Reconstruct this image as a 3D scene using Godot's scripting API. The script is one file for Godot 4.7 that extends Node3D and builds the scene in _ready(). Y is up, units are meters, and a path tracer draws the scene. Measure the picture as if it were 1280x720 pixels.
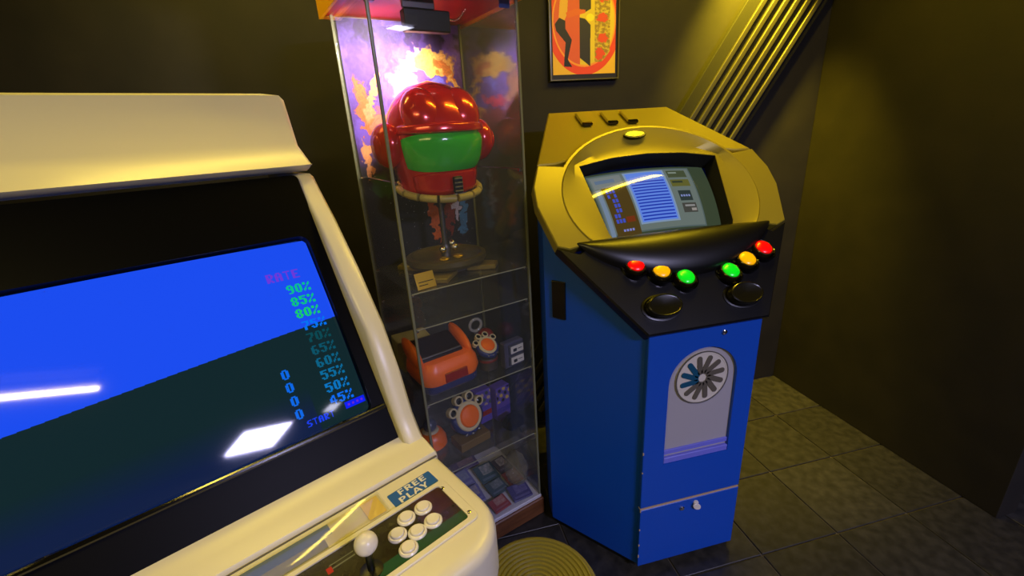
extends Node3D
# An arcade corner: cream upright cabinet, glass display case, blue kiosk, all against a black wall.

var taken := {}
var mats := {}

# ------------------------------------------------------------------ materials
func mat(key: String, c: Color, rough := 0.5, metal := 0.0, coat := 0.0) -> StandardMaterial3D:
	if mats.has(key):
		return mats[key]
	var m := StandardMaterial3D.new()
	m.resource_name = key
	m.albedo_color = c
	m.roughness = rough
	m.metallic = metal
	if coat > 0.0:
		m.clearcoat_enabled = true
		m.clearcoat = coat
		m.clearcoat_roughness = 0.08
	mats[key] = m
	return m

func pane(key: String, c: Color, alpha: float, rough := 0.02) -> StandardMaterial3D:
	if mats.has(key):
		return mats[key]
	var m := StandardMaterial3D.new()
	m.resource_name = key
	m.transparency = BaseMaterial3D.TRANSPARENCY_ALPHA
	m.albedo_color = Color(c.r, c.g, c.b, alpha)
	m.roughness = rough
	mats[key] = m
	return m

func glow(key: String, c: Color, e: float) -> StandardMaterial3D:
	if mats.has(key):
		return mats[key]
	var m := StandardMaterial3D.new()
	m.resource_name = key
	m.albedo_color = c
	m.emission_enabled = true
	m.emission = c
	m.emission_energy_multiplier = e
	m.roughness = 0.25
	mats[key] = m
	return m

func mottled(key: String, a: Color, b: Color, freq: float, scale: float, rough := 0.6, relief := 0.0) -> StandardMaterial3D:
	if mats.has(key):
		return mats[key]
	var n := FastNoiseLite.new()
	n.seed = key.length() * 7 + 3
	n.frequency = freq
	n.fractal_octaves = 4
	var g := Gradient.new()
	g.set_color(0, a)
	g.set_color(1, b)
	var t := NoiseTexture2D.new()
	t.width = 256
	t.height = 256
	t.seamless = true
	t.noise = n
	t.color_ramp = g
	var m := StandardMaterial3D.new()
	m.resource_name = key
	m.albedo_texture = t
	m.uv1_triplanar = true
	m.uv1_world_triplanar = true
	m.uv1_scale = Vector3.ONE * scale
	m.roughness = rough
	if relief > 0.0:
		var nt := NoiseTexture2D.new()
		nt.width = 256
		nt.height = 256
		nt.seamless = true
		nt.noise = n
		nt.as_normal_map = true
		nt.bump_strength = relief
		m.normal_enabled = true
		m.normal_texture = nt
	mats[key] = m
	return m

func wood(key: String, a: Color, b: Color) -> StandardMaterial3D:
	var n := FastNoiseLite.new()
	n.seed = 5
	n.frequency = 0.02
	var im := Image.create(256, 64, false, Image.FORMAT_RGB8)
	for y in 64:
		for x in 256:
			var v := 0.5 + 0.5 * n.get_noise_2d(x * 0.35, y * 6.0) + 0.18 * n.get_noise_2d(x * 3.0, y * 40.0)
			im.set_pixel(x, y, a.lerp(b, clampf(v, 0, 1)))
	var m := StandardMaterial3D.new()
	m.resource_name = key
	m.albedo_texture = ImageTexture.create_from_image(im)
	m.uv1_triplanar = true
	m.uv1_scale = Vector3(2.2, 6, 2.2)
	m.roughness = 0.45
	mats[key] = m
	return m

# ------------------------------------------------------------------ triangle soups (counter-clockwise from outside)
func xf(s: PackedVector3Array, t: Transform3D) -> PackedVector3Array:
	var o := PackedVector3Array()
	o.resize(s.size())
	for i in s.size():
		o[i] = t * s[i]
	return o

func mv(s: PackedVector3Array, p: Vector3) -> PackedVector3Array:
	return xf(s, Transform3D(Basis(), p))

func turn(s: PackedVector3Array, deg: Vector3, p := Vector3.ZERO) -> PackedVector3Array:
	return xf(s, Transform3D(Basis.from_euler(deg * PI / 180.0), p))

func quad(o: PackedVector3Array, a: Vector3, b: Vector3, c: Vector3, d: Vector3) -> void:
	if not a.is_equal_approx(b) and not b.is_equal_approx(c):
		o.append_array([a, b, c])
	if not a.is_equal_approx(d) and not c.is_equal_approx(d):
		o.append_array([a, c, d])

# rings run counter-clockwise seen from the end that the rings climb towards
func loft(rings: Array, cap0 := true, cap1 := true, closed := true) -> PackedVector3Array:
	var o := PackedVector3Array()
	for k in rings.size() - 1:
		var a: PackedVector3Array = rings[k]
		var b: PackedVector3Array = rings[k + 1]
		var n := a.size()
		for i in (n if closed else n - 1):
			var j := (i + 1) % n
			quad(o, a[i], a[j], b[j], b[i])
	if cap0:
		fan(o, rings[0], true)
	if cap1:
		fan(o, rings[-1], false)
	return o

func fan(o: PackedVector3Array, r: PackedVector3Array, flip: bool) -> void:
	var c := Vector3.ZERO
	for p in r:
		c += p
	c /= r.size()
	for i in r.size():
		var j := (i + 1) % r.size()
		if flip:
			o.append_array([c, r[j], r[i]])
		else:
			o.append_array([c, r[i], r[j]])

func lift(p2: PackedVector2Array, z: float) -> PackedVector3Array:
	var o := PackedVector3Array()
	for p in p2:
		o.append(Vector3(p.x, p.y, z))
	return o

func inset(p: PackedVector2Array, d: float) -> PackedVector2Array:
	var o := PackedVector2Array()
	var n := p.size()
	for i in n:
		var e0 := (p[i] - p[(i + n - 1) % n]).normalized()
		var e1 := (p[(i + 1) % n] - p[i]).normalized()
		var n0 := Vector2(-e0.y, e0.x)
		var n1 := Vector2(-e1.y, e1.x)
		var m := (n0 + n1)
		var k := m.length_squared() / 2.0
		o.append(p[i] + m * (d / maxf(k, 0.3)))
	return o

func ccw(p: PackedVector2Array) -> PackedVector2Array:
	if Geometry2D.is_polygon_clockwise(p):
		p.reverse()
	return p

# a polygon in x-y, thick from z0 to z1, with chamfered rims
func prism(poly: PackedVector2Array, z0: float, z1: float, bev := 0.002) -> PackedVector3Array:
	poly = ccw(poly)
	# is_polygon_clockwise uses a y-down sense; test the signed area itself
	var area := 0.0
	for i in poly.size():
		area += poly[i].cross(poly[(i + 1) % poly.size()])
	if area < 0:
		poly.reverse()
	var small := inset(poly, bev)
	var rings := [lift(small, z0), lift(poly, z0 + bev), lift(poly, z1 - bev), lift(small, z1)]
	var o := loft(rings, false, false)
	var idx := Geometry2D.triangulate_polygon(small)
	for k in range(0, idx.size(), 3):
		var a := small[idx[k]]
		var b := small[idx[k + 1]]
		var c := small[idx[k + 2]]
		if (b - a).cross(c - a) < 0:
			var q := b
			b = c
			c = q
		o.append_array([Vector3(a.x, a.y, z1), Vector3(b.x, b.y, z1), Vector3(c.x, c.y, z1)])
		o.append_array([Vector3(a.x, a.y, z0), Vector3(c.x, c.y, z0), Vector3(b.x, b.y, z0)])
	return o

func rrect(w: float, h: float, r: float, n := 4) -> PackedVector2Array:
	var o := PackedVector2Array()
	r = minf(r, minf(w, h) * 0.499)
	for q in 4:
		var c := Vector2([1, -1, -1, 1][q] * (w / 2 - r), [1, 1, -1, -1][q] * (h / 2 - r))
		for i in n + 1:
			var a := (q + float(i) / n) * PI / 2
			o.append(c + Vector2(cos(a), sin(a)) * r)
	return o

# rounded box standing on its centre; axes x, y, z
func rbox(s: Vector3, c := Vector3.ZERO, bev := 0.003, r := -1.0) -> PackedVector3Array:
	if r < 0:
		r = bev
	bev = minf(bev, minf(s.x, minf(s.y, s.z)) * 0.45)
	var rings := []
	for k in [[0.0, -1], [0.3, -0.7], [1.0, 0], [1.0, 1], [0.3, 1.7], [0.0, 2]]:
		var i: float = bev * (1.0 - k[0])
		var y := 0.0
		match int(k[1] * 10):
			-10: y = -s.y / 2
			-7: y = -s.y / 2 + bev * 0.3
			0: y = -s.y / 2 + bev
			10: y = s.y / 2 - bev
			17: y = s.y / 2 - bev * 0.3
			20: y = s.y / 2
		var p := rrect(s.x - 2 * i, s.z - 2 * i, maxf(r - i, 0.0005), 3 if r < 0.012 else 6)
		var ring := PackedVector3Array()
		for q in p:
			ring.append(c + Vector3(q.x, y, -q.y))
		rings.append(ring)
	return loft(rings)

# profile of (radius, height) pairs from the bottom up
func lathe(prof: Array, n := 32, caps := true) -> PackedVector3Array:
	var rings := []
	for p in prof:
		var r := PackedVector3Array()
		for i in n:
			var a := TAU * i / n
			r.append(Vector3(cos(a) * p[0], p[1], -sin(a) * p[0]))
		rings.append(r)
	return loft(rings, caps, caps)

func ball(rad: Vector3, c := Vector3.ZERO, n := 24, m := 14) -> PackedVector3Array:
	var prof := []
	for i in m + 1:
		var a := -PI / 2 + PI * i / m
		prof.append([maxf(cos(a), 0.0004), sin(a)])
	return xf(lathe(prof, n, false), Transform3D(Basis.from_scale(rad), c))

func tube(path: Array, rad: float, n := 10, closed := false) -> PackedVector3Array:
	var rings := []
	var m := path.size()
	var up := Vector3(0.13, 0.97, 0.21)
	for i in m:
		var a: Vector3 = path[(i - 1 + m) % m] if closed else path[maxi(i - 1, 0)]
		var b: Vector3 = path[(i + 1) % m] if closed else path[mini(i + 1, m - 1)]
		var d := (b - a).normalized()
		if absf(d.dot(up)) > 0.95:
			up = Vector3(0.9, 0.1, 0.3)
		var x := up.cross(d).normalized()
		var y := d.cross(x)
		up = y
		var ring := PackedVector3Array()
		for k in n:
			var t := TAU * k / n
			ring.append(path[i] + (x * cos(t) + y * sin(t)) * rad)
		rings.append(ring)
	if closed:
		rings.append(rings[0])
		return loft(rings, false, false)
	return loft(rings)

func hit(poly: PackedVector2Array, c: Vector2, a: float) -> Vector2:
	var d := Vector2(cos(a), sin(a))
	var best := 1e9
	for i in poly.size():
		var p := poly[i] - c
		var e := poly[(i + 1) % poly.size()] - poly[i]
		var den := d.cross(e)
		if absf(den) < 1e-9:
			continue
		var t := p.cross(e) / den
		var s := p.cross(d) / den
		if t > 1e-6 and s > -1e-5 and s < 1.00001:
			best = minf(best, t)
	return c + d * best

# a plate in x-y with one hole; both outlines are star-shaped about c
func holed(outer: PackedVector2Array, inner: PackedVector2Array, c: Vector2, z0: float, z1: float, bev := 0.002) -> PackedVector3Array:
	var an := []
	for p in outer:
		an.append((p - c).angle())
	for p in inner:
		an.append((p - c).angle())
	an.sort()
	var keep := []
	for a in an:
		if keep.is_empty() or a - keep[-1] > 1e-4:
			keep.append(a)
	var P := PackedVector2Array()
	var Q := PackedVector2Array()
	for a in keep:
		P.append(hit(outer, c, a))
		Q.append(hit(inner, c, a))
	var Ps := inset(P, bev)
	return loft([lift(Q, z0), lift(Ps, z0), lift(P, z0 + bev), lift(P, z1 - bev), lift(Ps, z1), lift(Q, z1), lift(Q, z0)], false, false)

func ellipse(c: Vector2, rx: float, ry: float, n := 48) -> PackedVector2Array:
	var o := PackedVector2Array()
	for i in n:
		o.append(c + Vector2(cos(TAU * i / n) * rx, sin(TAU * i / n) * ry))
	return o

# ------------------------------------------------------------------ meshes and nodes
func meshed(s: PackedVector3Array, crease := 38.0, uv := PackedVector2Array()) -> ArrayMesh:
	var at := {}
	var nf := s.size() / 3
	var fn := PackedVector3Array()
	fn.resize(nf)
	var key := []
	key.resize(s.size())
	for f in nf:
		fn[f] = (s[f * 3 + 1] - s[f * 3]).cross(s[f * 3 + 2] - s[f * 3])
		for k in 3:
			var q := Vector3i((s[f * 3 + k] * 20000.0).round())
			key[f * 3 + k] = q
			if at.has(q):
				at[q].append(f)
			else:
				at[q] = [f]
	var lim := cos(deg_to_rad(crease))
	var N := PackedVector3Array()
	var V := PackedVector3Array()
	var U := PackedVector2Array()
	N.resize(s.size())
	V.resize(s.size())
	for f in nf:
		var me := fn[f].normalized()
		for k in 3:
			var i := f * 3 + k
			var sum := Vector3.ZERO
			for g in at[key[i]]:
				if me.dot(fn[g].normalized()) >= lim:
					sum += fn[g]
			var o: int = f * 3 + [0, 2, 1][k]
			V[o] = s[i]
			N[o] = sum.normalized() if sum.length() > 0 else Vector3.UP
	if uv.size():
		U.resize(s.size())
		for f in nf:
			for k in 3:
				U[f * 3 + [0, 2, 1][k]] = uv[f * 3 + k]
	var arr := []
	arr.resize(Mesh.ARRAY_MAX)
	arr[Mesh.ARRAY_VERTEX] = V
	arr[Mesh.ARRAY_NORMAL] = N
	if uv.size():
		arr[Mesh.ARRAY_TEX_UV] = U
	var m := ArrayMesh.new()
	m.add_surface_from_arrays(Mesh.PRIMITIVE_TRIANGLES, arr)
	return m

func numbered(n: String) -> String:
	taken[n] = taken.get(n, -1) + 1
	return n if taken[n] == 0 else "%s_%03d" % [n, taken[n]]

func part(parent: Node, called: String, s: PackedVector3Array, m: Material, crease := 38.0, uv := PackedVector2Array()) -> MeshInstance3D:
	return put(parent, called, meshed(s, crease, uv), m)

func put(parent: Node, called: String, mesh: Mesh, m: Material) -> MeshInstance3D:
	var o := MeshInstance3D.new()
	o.name = called
	o.mesh = mesh
	o.material_override = m
	parent.add_child(o, true)
	return o

func thing(called: String, label: String, category: String, at: Vector3, yaw := 0.0, group := "") -> Node3D:
	var o := Node3D.new()
	o.name = numbered(called)
	add_child(o, true)
	o.position = at
	o.rotation.y = yaw
	o.set_meta("label", label)
	o.set_meta("category", category)
	if group:
		o.set_meta("group", group)
	return o

func one(called: String, label: String, category: String, at: Vector3, yaw: float, s: PackedVector3Array, m: Material, group := "") -> MeshInstance3D:
	var o := part(self, numbered(called), s, m)
	o.position = at
	o.rotation.y = yaw
	o.set_meta("label", label)
	o.set_meta("category", category)
	if group:
		o.set_meta("group", group)
	return o

func setting(called: String, s: PackedVector3Array, m: Material, label: String) -> MeshInstance3D:
	var o := part(self, called, s, m)
	o.set_meta("kind", "structure")
	o.set_meta("label", label)
	o.set_meta("category", called.split("_")[0])
	return o

# a sheet of nu x nv cells; f(u, v) gives the point, u to the side and v upwards, seen from its front
func sheet(parent: Node, called: String, nu: int, nv: int, f: Callable, m: Material) -> MeshInstance3D:
	var s := PackedVector3Array()
	var t := PackedVector2Array()
	for j in nv:
		for i in nu:
			var c := []
			for q in [[0, 0], [1, 0], [1, 1], [0, 1]]:
				c.append(Vector2(float(i + q[0]) / nu, float(j + q[1]) / nv))
			for k in [0, 1, 2, 0, 2, 3]:
				s.append(f.call(c[k].x, c[k].y))
				t.append(Vector2(c[k].x, 1.0 - c[k].y))
	return part(parent, called, s, m, 60.0, t)

func picture(w: int, h: int, f: Callable) -> ImageTexture:
	var im := Image.create(w, h, false, Image.FORMAT_RGB8)
	for y in h:
		for x in w:
			im.set_pixel(x, y, f.call((x + 0.5) / w, 1.0 - (y + 0.5) / h))
	return ImageTexture.create_from_image(im)

func textured(key: String, t: Texture2D, rough: float, emit := 0.0) -> StandardMaterial3D:
	var m := StandardMaterial3D.new()
	m.resource_name = key
	m.albedo_texture = t
	m.roughness = rough
	m.texture_repeat = false
	if emit > 0:
		m.albedo_texture = null
		m.albedo_color = Color(0.03, 0.03, 0.03)
		m.emission_enabled = true
		m.emission_texture = t
		m.emission_operator = BaseMaterial3D.EMISSION_OP_MULTIPLY
		m.emission = Color.WHITE
		m.emission_energy_multiplier = emit
	mats[key] = m
	return m

func inside(p: Vector2, poly: Array) -> bool:
	var r := false
	var j := poly.size() - 1
	for i in poly.size():
		var a: Vector2 = poly[i]
		var b: Vector2 = poly[j]
		if (a.y > p.y) != (b.y > p.y) and p.x < (b.x - a.x) * (p.y - a.y) / (b.y - a.y) + a.x:
			r = not r
		j = i
	return r

const GLYPH := {
	"0": ["01110", "11011", "11011", "11011", "11011", "11011", "01110"], "3": ["11110", "00011", "00011", "01110", "00011", "00011", "11110"],
	"4": ["00110", "01110", "11010", "11010", "11111", "00010", "00010"], "5": ["11111", "11000", "11110", "00011", "00011", "11011", "01110"],
	"6": ["01110", "11000", "11000", "11110", "11011", "11011", "01110"], "7": ["11111", "00011", "00011", "00110", "01100", "01100", "01100"],
	"8": ["01110", "11011", "11011", "01110", "11011", "11011", "01110"], "9": ["01110", "11011", "11011", "01111", "00011", "00011", "01110"],
	"%": ["11001", "11011", "00010", "00100", "01000", "11011", "10011"], "R": ["11110", "11011", "11011", "11110", "11100", "11110", "11011"],
	"A": ["01110", "11011", "11011", "11111", "11011", "11011", "11011"], "T": ["11111", "00100", "00100", "00100", "00100", "00100", "00100"],
	"E": ["11111", "11000", "11000", "11110", "11000", "11000", "11111"], "S": ["01111", "11000", "11000", "01110", "00011", "00011", "11110"],
}

func stamp(im: Image, s: String, x: int, y: int, px: int, c: Color) -> void:
	for k in s.length():
		var g: Array = GLYPH.get(s[k], [])
		for j in g.size():
			for i in 5:
				if g[j][i] == "1":
					im.fill_rect(Rect2i(x + (k * 6 + i) * px, y + j * px, px, px), c)

func lettering(parent: Node, text: String, size: float, m: Material, t: Transform3D, width := 0.0) -> MeshInstance3D:
	var font := SystemFont.new()
	font.font_names = PackedStringArray(["Droid Sans"])
	font.font_weight = 800
	var tm := TextMesh.new()
	tm.text = text
	tm.font = font
	tm.font_size = 64
	tm.pixel_size = size / 64.0
	tm.depth = 0.0006
	tm.curve_step = 2.0
	var o := put(parent, "lettering", tm, m)
	var b := t.basis
	if width > 0.0:
		b = b * Basis.from_scale(Vector3(width, 1, 1))
	o.transform = Transform3D(b, t.origin)
	return o

# ------------------------------------------------------------------ the scene
const CASE_YAW := 19.5 * PI / 180.0
const CASE_AT := Vector3(0.1573, 0, -1.2999)   # middle of the front of the display case
const CW := 0.425
const CD := 0.365
func in_case(t: float, y: float, b: float) -> Vector3:
	return CASE_AT + Basis(Vector3.UP, CASE_YAW) * Vector3(t - CW / 2, y, -b)

func _ready() -> void:
	view()
	materials()
	room()
	lamps()
	display_case()
	kiosk()
	cabinet()
	helmet_and_stand()
	poster_and_shutter()
	stool()
	shelf_things()
	base_things()

func view() -> void:
	var cam := Camera3D.new()
	cam.name = "camera"
	var yaw := deg_to_rad(12.0)
	var pitch := deg_to_rad(19.6)
	var roll := deg_to_rad(3.58)
	var fw := Vector3(sin(yaw) * cos(pitch), -sin(pitch), -cos(yaw) * cos(pitch))
	var rt := Vector3(cos(yaw), 0, sin(yaw))
	var up := rt.cross(fw)
	var X := rt * cos(roll) - up * sin(roll)
	var Y := rt * sin(roll) + up * cos(roll)
	cam.transform = Transform3D(Basis(X, Y, -fw), Vector3(0, 1.5, 0))
	cam.fov = 2.0 * rad_to_deg(atan(360.0 / 550.0))
	cam.near = 0.05
	cam.far = 50.0
	add_child(cam)
	cam.current = true
	var e := Environment.new()
	e.background_mode = Environment.BG_COLOR
	e.background_color = Color(0, 0, 0)
	e.tonemap_mode = Environment.TONE_MAPPER_LINEAR
	e.tonemap_exposure = 1.0
	e.sdfgi_enabled = true
	e.ssao_enabled = true
	e.ssil_enabled = true
	var w := WorldEnvironment.new()
	w.name = "surroundings"
	w.environment = e
	add_child(w)
	# cool light panel in the ceiling behind the viewer
	area("small_panel_light", Vector3(2.42, 2.5, 1.57), 0.0, Vector2(0.20, 0.18), Color(0.9, 0.9, 1.0), 0.2)
	area("added_panel_light", Vector3(1.6, 2.5, 2.0), 0.0, Vector2(0.6, 0.5), Color(0.82, 0.80, 1.0), 12.5)  # added fill for the main cool light, placed clear of visible reflections
	# warm yellow tubes above the machines, and an added one over the aisle
	area("kiosk_tube_light", Vector3(1.13, 2.385, -1.32), 24.5, Vector2(1.1, 0.03), Color(1.0, 0.86, 0.16), 1.4)
	area("cabinet_tube_light", Vector3(-0.45, 2.385, -1.45), 0.0, Vector2(1.0, 0.03), Color(1.0, 0.88, 0.36), 1.0)
	area("added_aisle_light", Vector3(-0.75, 2.385, 0.55), 0.0, Vector2(1.1, 0.03), Color(1.0, 0.90, 0.52), 2.2)  # added fill, unseen, to brighten the kiosk side and case contents

# a light that shines straight down
func area(called: String, at: Vector3, yaw: float, size: Vector2, c: Color, e: float) -> void:
	var l := AreaLight3D.new()
	l.name = called
	l.area_size = size
	l.light_color = c
	l.light_energy = e
	l.area_range = 9.0
	l.area_attenuation = 2.0
	l.shadow_enabled = true
	l.transform = Transform3D(Basis(Vector3.UP, deg_to_rad(yaw)) * Basis(Vector3(1, 0, 0), -PI / 2), at)
	add_child(l)

func materials() -> void:
	mat("cream plastic", Color(0.85, 0.825, 0.74), 0.32)
	mat("black gloss", Color(0.018, 0.018, 0.02), 0.12)
	mat("black satin", Color(0.03, 0.03, 0.032), 0.35)
	mat("black dull", Color(0.02, 0.02, 0.02), 0.8)
	mat("kiosk blue", Color(0.05, 0.30, 0.74), 0.38)
	mat("gold paint", Color(0.60, 0.545, 0.16), 0.38, 0.25)
	mat("white plastic", Color(0.88, 0.86, 0.82), 0.28)
	mat("chrome", Color(0.8, 0.8, 0.8), 0.15, 1.0)
	mat("grey metal", Color(0.45, 0.45, 0.44), 0.35, 0.8)
	mat("orange plastic", Color(0.95, 0.43, 0.07), 0.35)
	mat("toy blue", Color(0.12, 0.17, 0.38), 0.4)
	mat("cream toy", Color(0.78, 0.73, 0.55), 0.4)
	mat("helmet red", Color(0.80, 0.09, 0.02), 0.2, 0.3, 0.8)
	mat("raw board", Color(0.70, 0.60, 0.50), 0.7)
	pane("clear glass", Color(0.9, 0.95, 0.9), 0.012)
	pane("clear acrylic", Color(0.95, 0.95, 0.95), 0.06)

# ------------------------------------------------------------------ room
func room() -> void:
	var black := mottled("black wall paint", Color(0.07, 0.058, 0.035), Color(0.115, 0.098, 0.06), 0.02, 0.9, 0.7, 0.2)
	var x0 := -1.9
	var x1 := 3.3
	var z0 := -1.95
	var z1 := 2.6
	var h := 2.6
	setting("wall_back", rbox(Vector3(x1 - x0 + 0.2, h, 0.1), Vector3((x0 + x1) / 2, h / 2, z0 - 0.05)), black, "black painted wall behind the machines")
	setting("wall_front", rbox(Vector3(x1 - x0 + 0.2, h, 0.1), Vector3((x0 + x1) / 2, h / 2, z1 + 0.05)), black, "black painted wall facing the machines")
	setting("wall_left", rbox(Vector3(0.1, h, z1 - z0), Vector3(x0 - 0.05, h / 2, (z0 + z1) / 2)), black, "black painted side wall beside the cream cabinet")
	setting("wall_right", rbox(Vector3(0.1, h, z1 - z0), Vector3(x1 + 0.05, h / 2, (z0 + z1) / 2)), black, "black painted side wall beside the blue kiosk")
	setting("wall_partition", rbox(Vector3(0.1, h, 1.1), Vector3(2.06, h / 2, z0 + 0.55)), black, "short black partition wall beyond the slatted panel")
	setting("ceiling", rbox(Vector3(x1 - x0 + 0.2, 0.1, z1 - z0 + 0.2), Vector3((x0 + x1) / 2, h + 0.05, (z0 + z1) / 2)), mat("ceiling paint", Color(0.16, 0.15, 0.14), 0.8), "dark painted ceiling")
	var fl := setting("floor", rbox(Vector3(x1 - x0 + 0.2, 0.1, z1 - z0 + 0.2), Vector3((x0 + x1) / 2, -0.056, (z0 + z1) / 2)), mat("grout", Color(0.30, 0.28, 0.25), 0.9), "dark grey tiled floor with pale joints")
	var step := 0.33
	var tile := meshed(rbox(Vector3(step - 0.006, 0.012, step - 0.006), Vector3(0, -0.006, 0), 0.0015))
	var tones := []
	for k in 3:
		tones.append(mottled("floor tile tone " + ["a", "bb", "ccc"][k], Color(0.10, 0.10, 0.10) * (1 + 0.12 * k), Color(0.20, 0.195, 0.185) * (1 + 0.1 * k), 0.03, 2.5, 0.42))
	var rng := RandomNumberGenerator.new()
	rng.seed = 4
	var x := x0 + step / 2
	while x < x1 - step / 2 + 0.2:
		var z := z0 + step / 2
		while z < z1:
			var o := put(fl, "tile", tile, tones[rng.randi() % 3])
			o.position = Vector3(x, 0, z)
			z += step
		x += step

func fitting(called: String, label: String, at: Vector3, yaw: float, len: float, c: Color, e: float) -> void:
	var t := thing(called, label, "lamp", at, deg_to_rad(yaw))
	part(t, "housing", rbox(Vector3(len + 0.06, 0.05, 0.09), Vector3(0, 0.175, 0), 0.006), mat("white plastic", Color.WHITE))
	for s in [-1, 1]:
		part(t, "lamp_holder", rbox(Vector3(0.02, 0.14, 0.035), Vector3(s * (len / 2 + 0.012), 0.08, 0), 0.004), mat("white plastic", Color.WHITE))
	part(t, "tube", turn(lathe([[0.015, -len / 2], [0.015, len / 2]], 16), Vector3(0, 0, 90), Vector3(0, 0.02, 0)), glow("tube glow " + str(at.x), c, e))

func lamps() -> void:
	fitting("tube_lamp", "yellow fluorescent tube lamp on the ceiling over the blue kiosk", Vector3(1.13, 2.40, -1.32), 24.5, 1.1, Color(1.0, 0.86, 0.2), 20.0)
	fitting("tube_lamp", "yellow fluorescent tube lamp on the ceiling over the cream cabinet", Vector3(-0.45, 2.40, -1.45), 0.0, 1.0, Color(1.0, 0.88, 0.36), 3.0)
	fitting("tube_lamp", "added unseen yellow tube lamp over the aisle for warm fill", Vector3(-0.75, 2.40, 0.55), 0.0, 1.1, Color(1.0, 0.90, 0.52), 4.0)  # unseen fitting added to go with the warm fill light
	panel("small square white ceiling light panel in the far corner of the room", Vector3(2.42, 2.52, 1.57), Vector2(0.20, 0.18), 2.0)
	panel("added unseen wide ceiling panel giving the main cool light", Vector3(1.6, 2.52, 2.0), Vector2(0.6, 0.5), 3.0)  # unseen panel added to go with the large cool fill
	# can lamp washing the wall above the slatted panel
	var w := thing("wall_spot", "small black can lamp on the ceiling washing the wall beside the poster", "lamp", Vector3(1.56, 2.42, -1.74))
	part(w, "can", lathe([[0.045, 0.0], [0.05, 0.0], [0.05, 0.12], [0.02, 0.125], [0.02, 0.18]], 24, false), mats["black satin"])
	part(w, "lens", lathe([[0.044, 0.012], [0.044, 0.014], [0.01, 0.014]], 24), glow("can glow", Color(1.0, 0.86, 0.2), 8.0))
	var sp := SpotLight3D.new()
	sp.name = "wall_spot_light"
	sp.light_color = Color(1.0, 0.86, 0.16)
	sp.light_energy = 9.0
	sp.spot_angle = 34.0
	sp.spot_range = 6.0
	sp.spot_attenuation = 2.0
	sp.spot_angle_attenuation = 0.9
	sp.light_size = 0.03
	sp.shadow_enabled = true
	add_child(sp)
	sp.look_at_from_position(Vector3(1.56, 2.40, -1.74), Vector3(1.60, 1.3, -1.95), Vector3.FORWARD)

func panel(label: String, at: Vector3, size: Vector2, e: float) -> void:
	var p := thing("light_panel", label, "lamp", at)
	part(p, "frame", rbox(Vector3(size.x + 0.05, 0.08, size.y + 0.05), Vector3(0, 0.04, 0), 0.004), mats["white plastic"])
	part(p, "diffuser", rbox(Vector3(size.x, 0.006, size.y), Vector3(0, -0.002, 0), 0.002), glow("panel glow " + str(e), Color(0.84, 0.83, 1.0), e))

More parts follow.
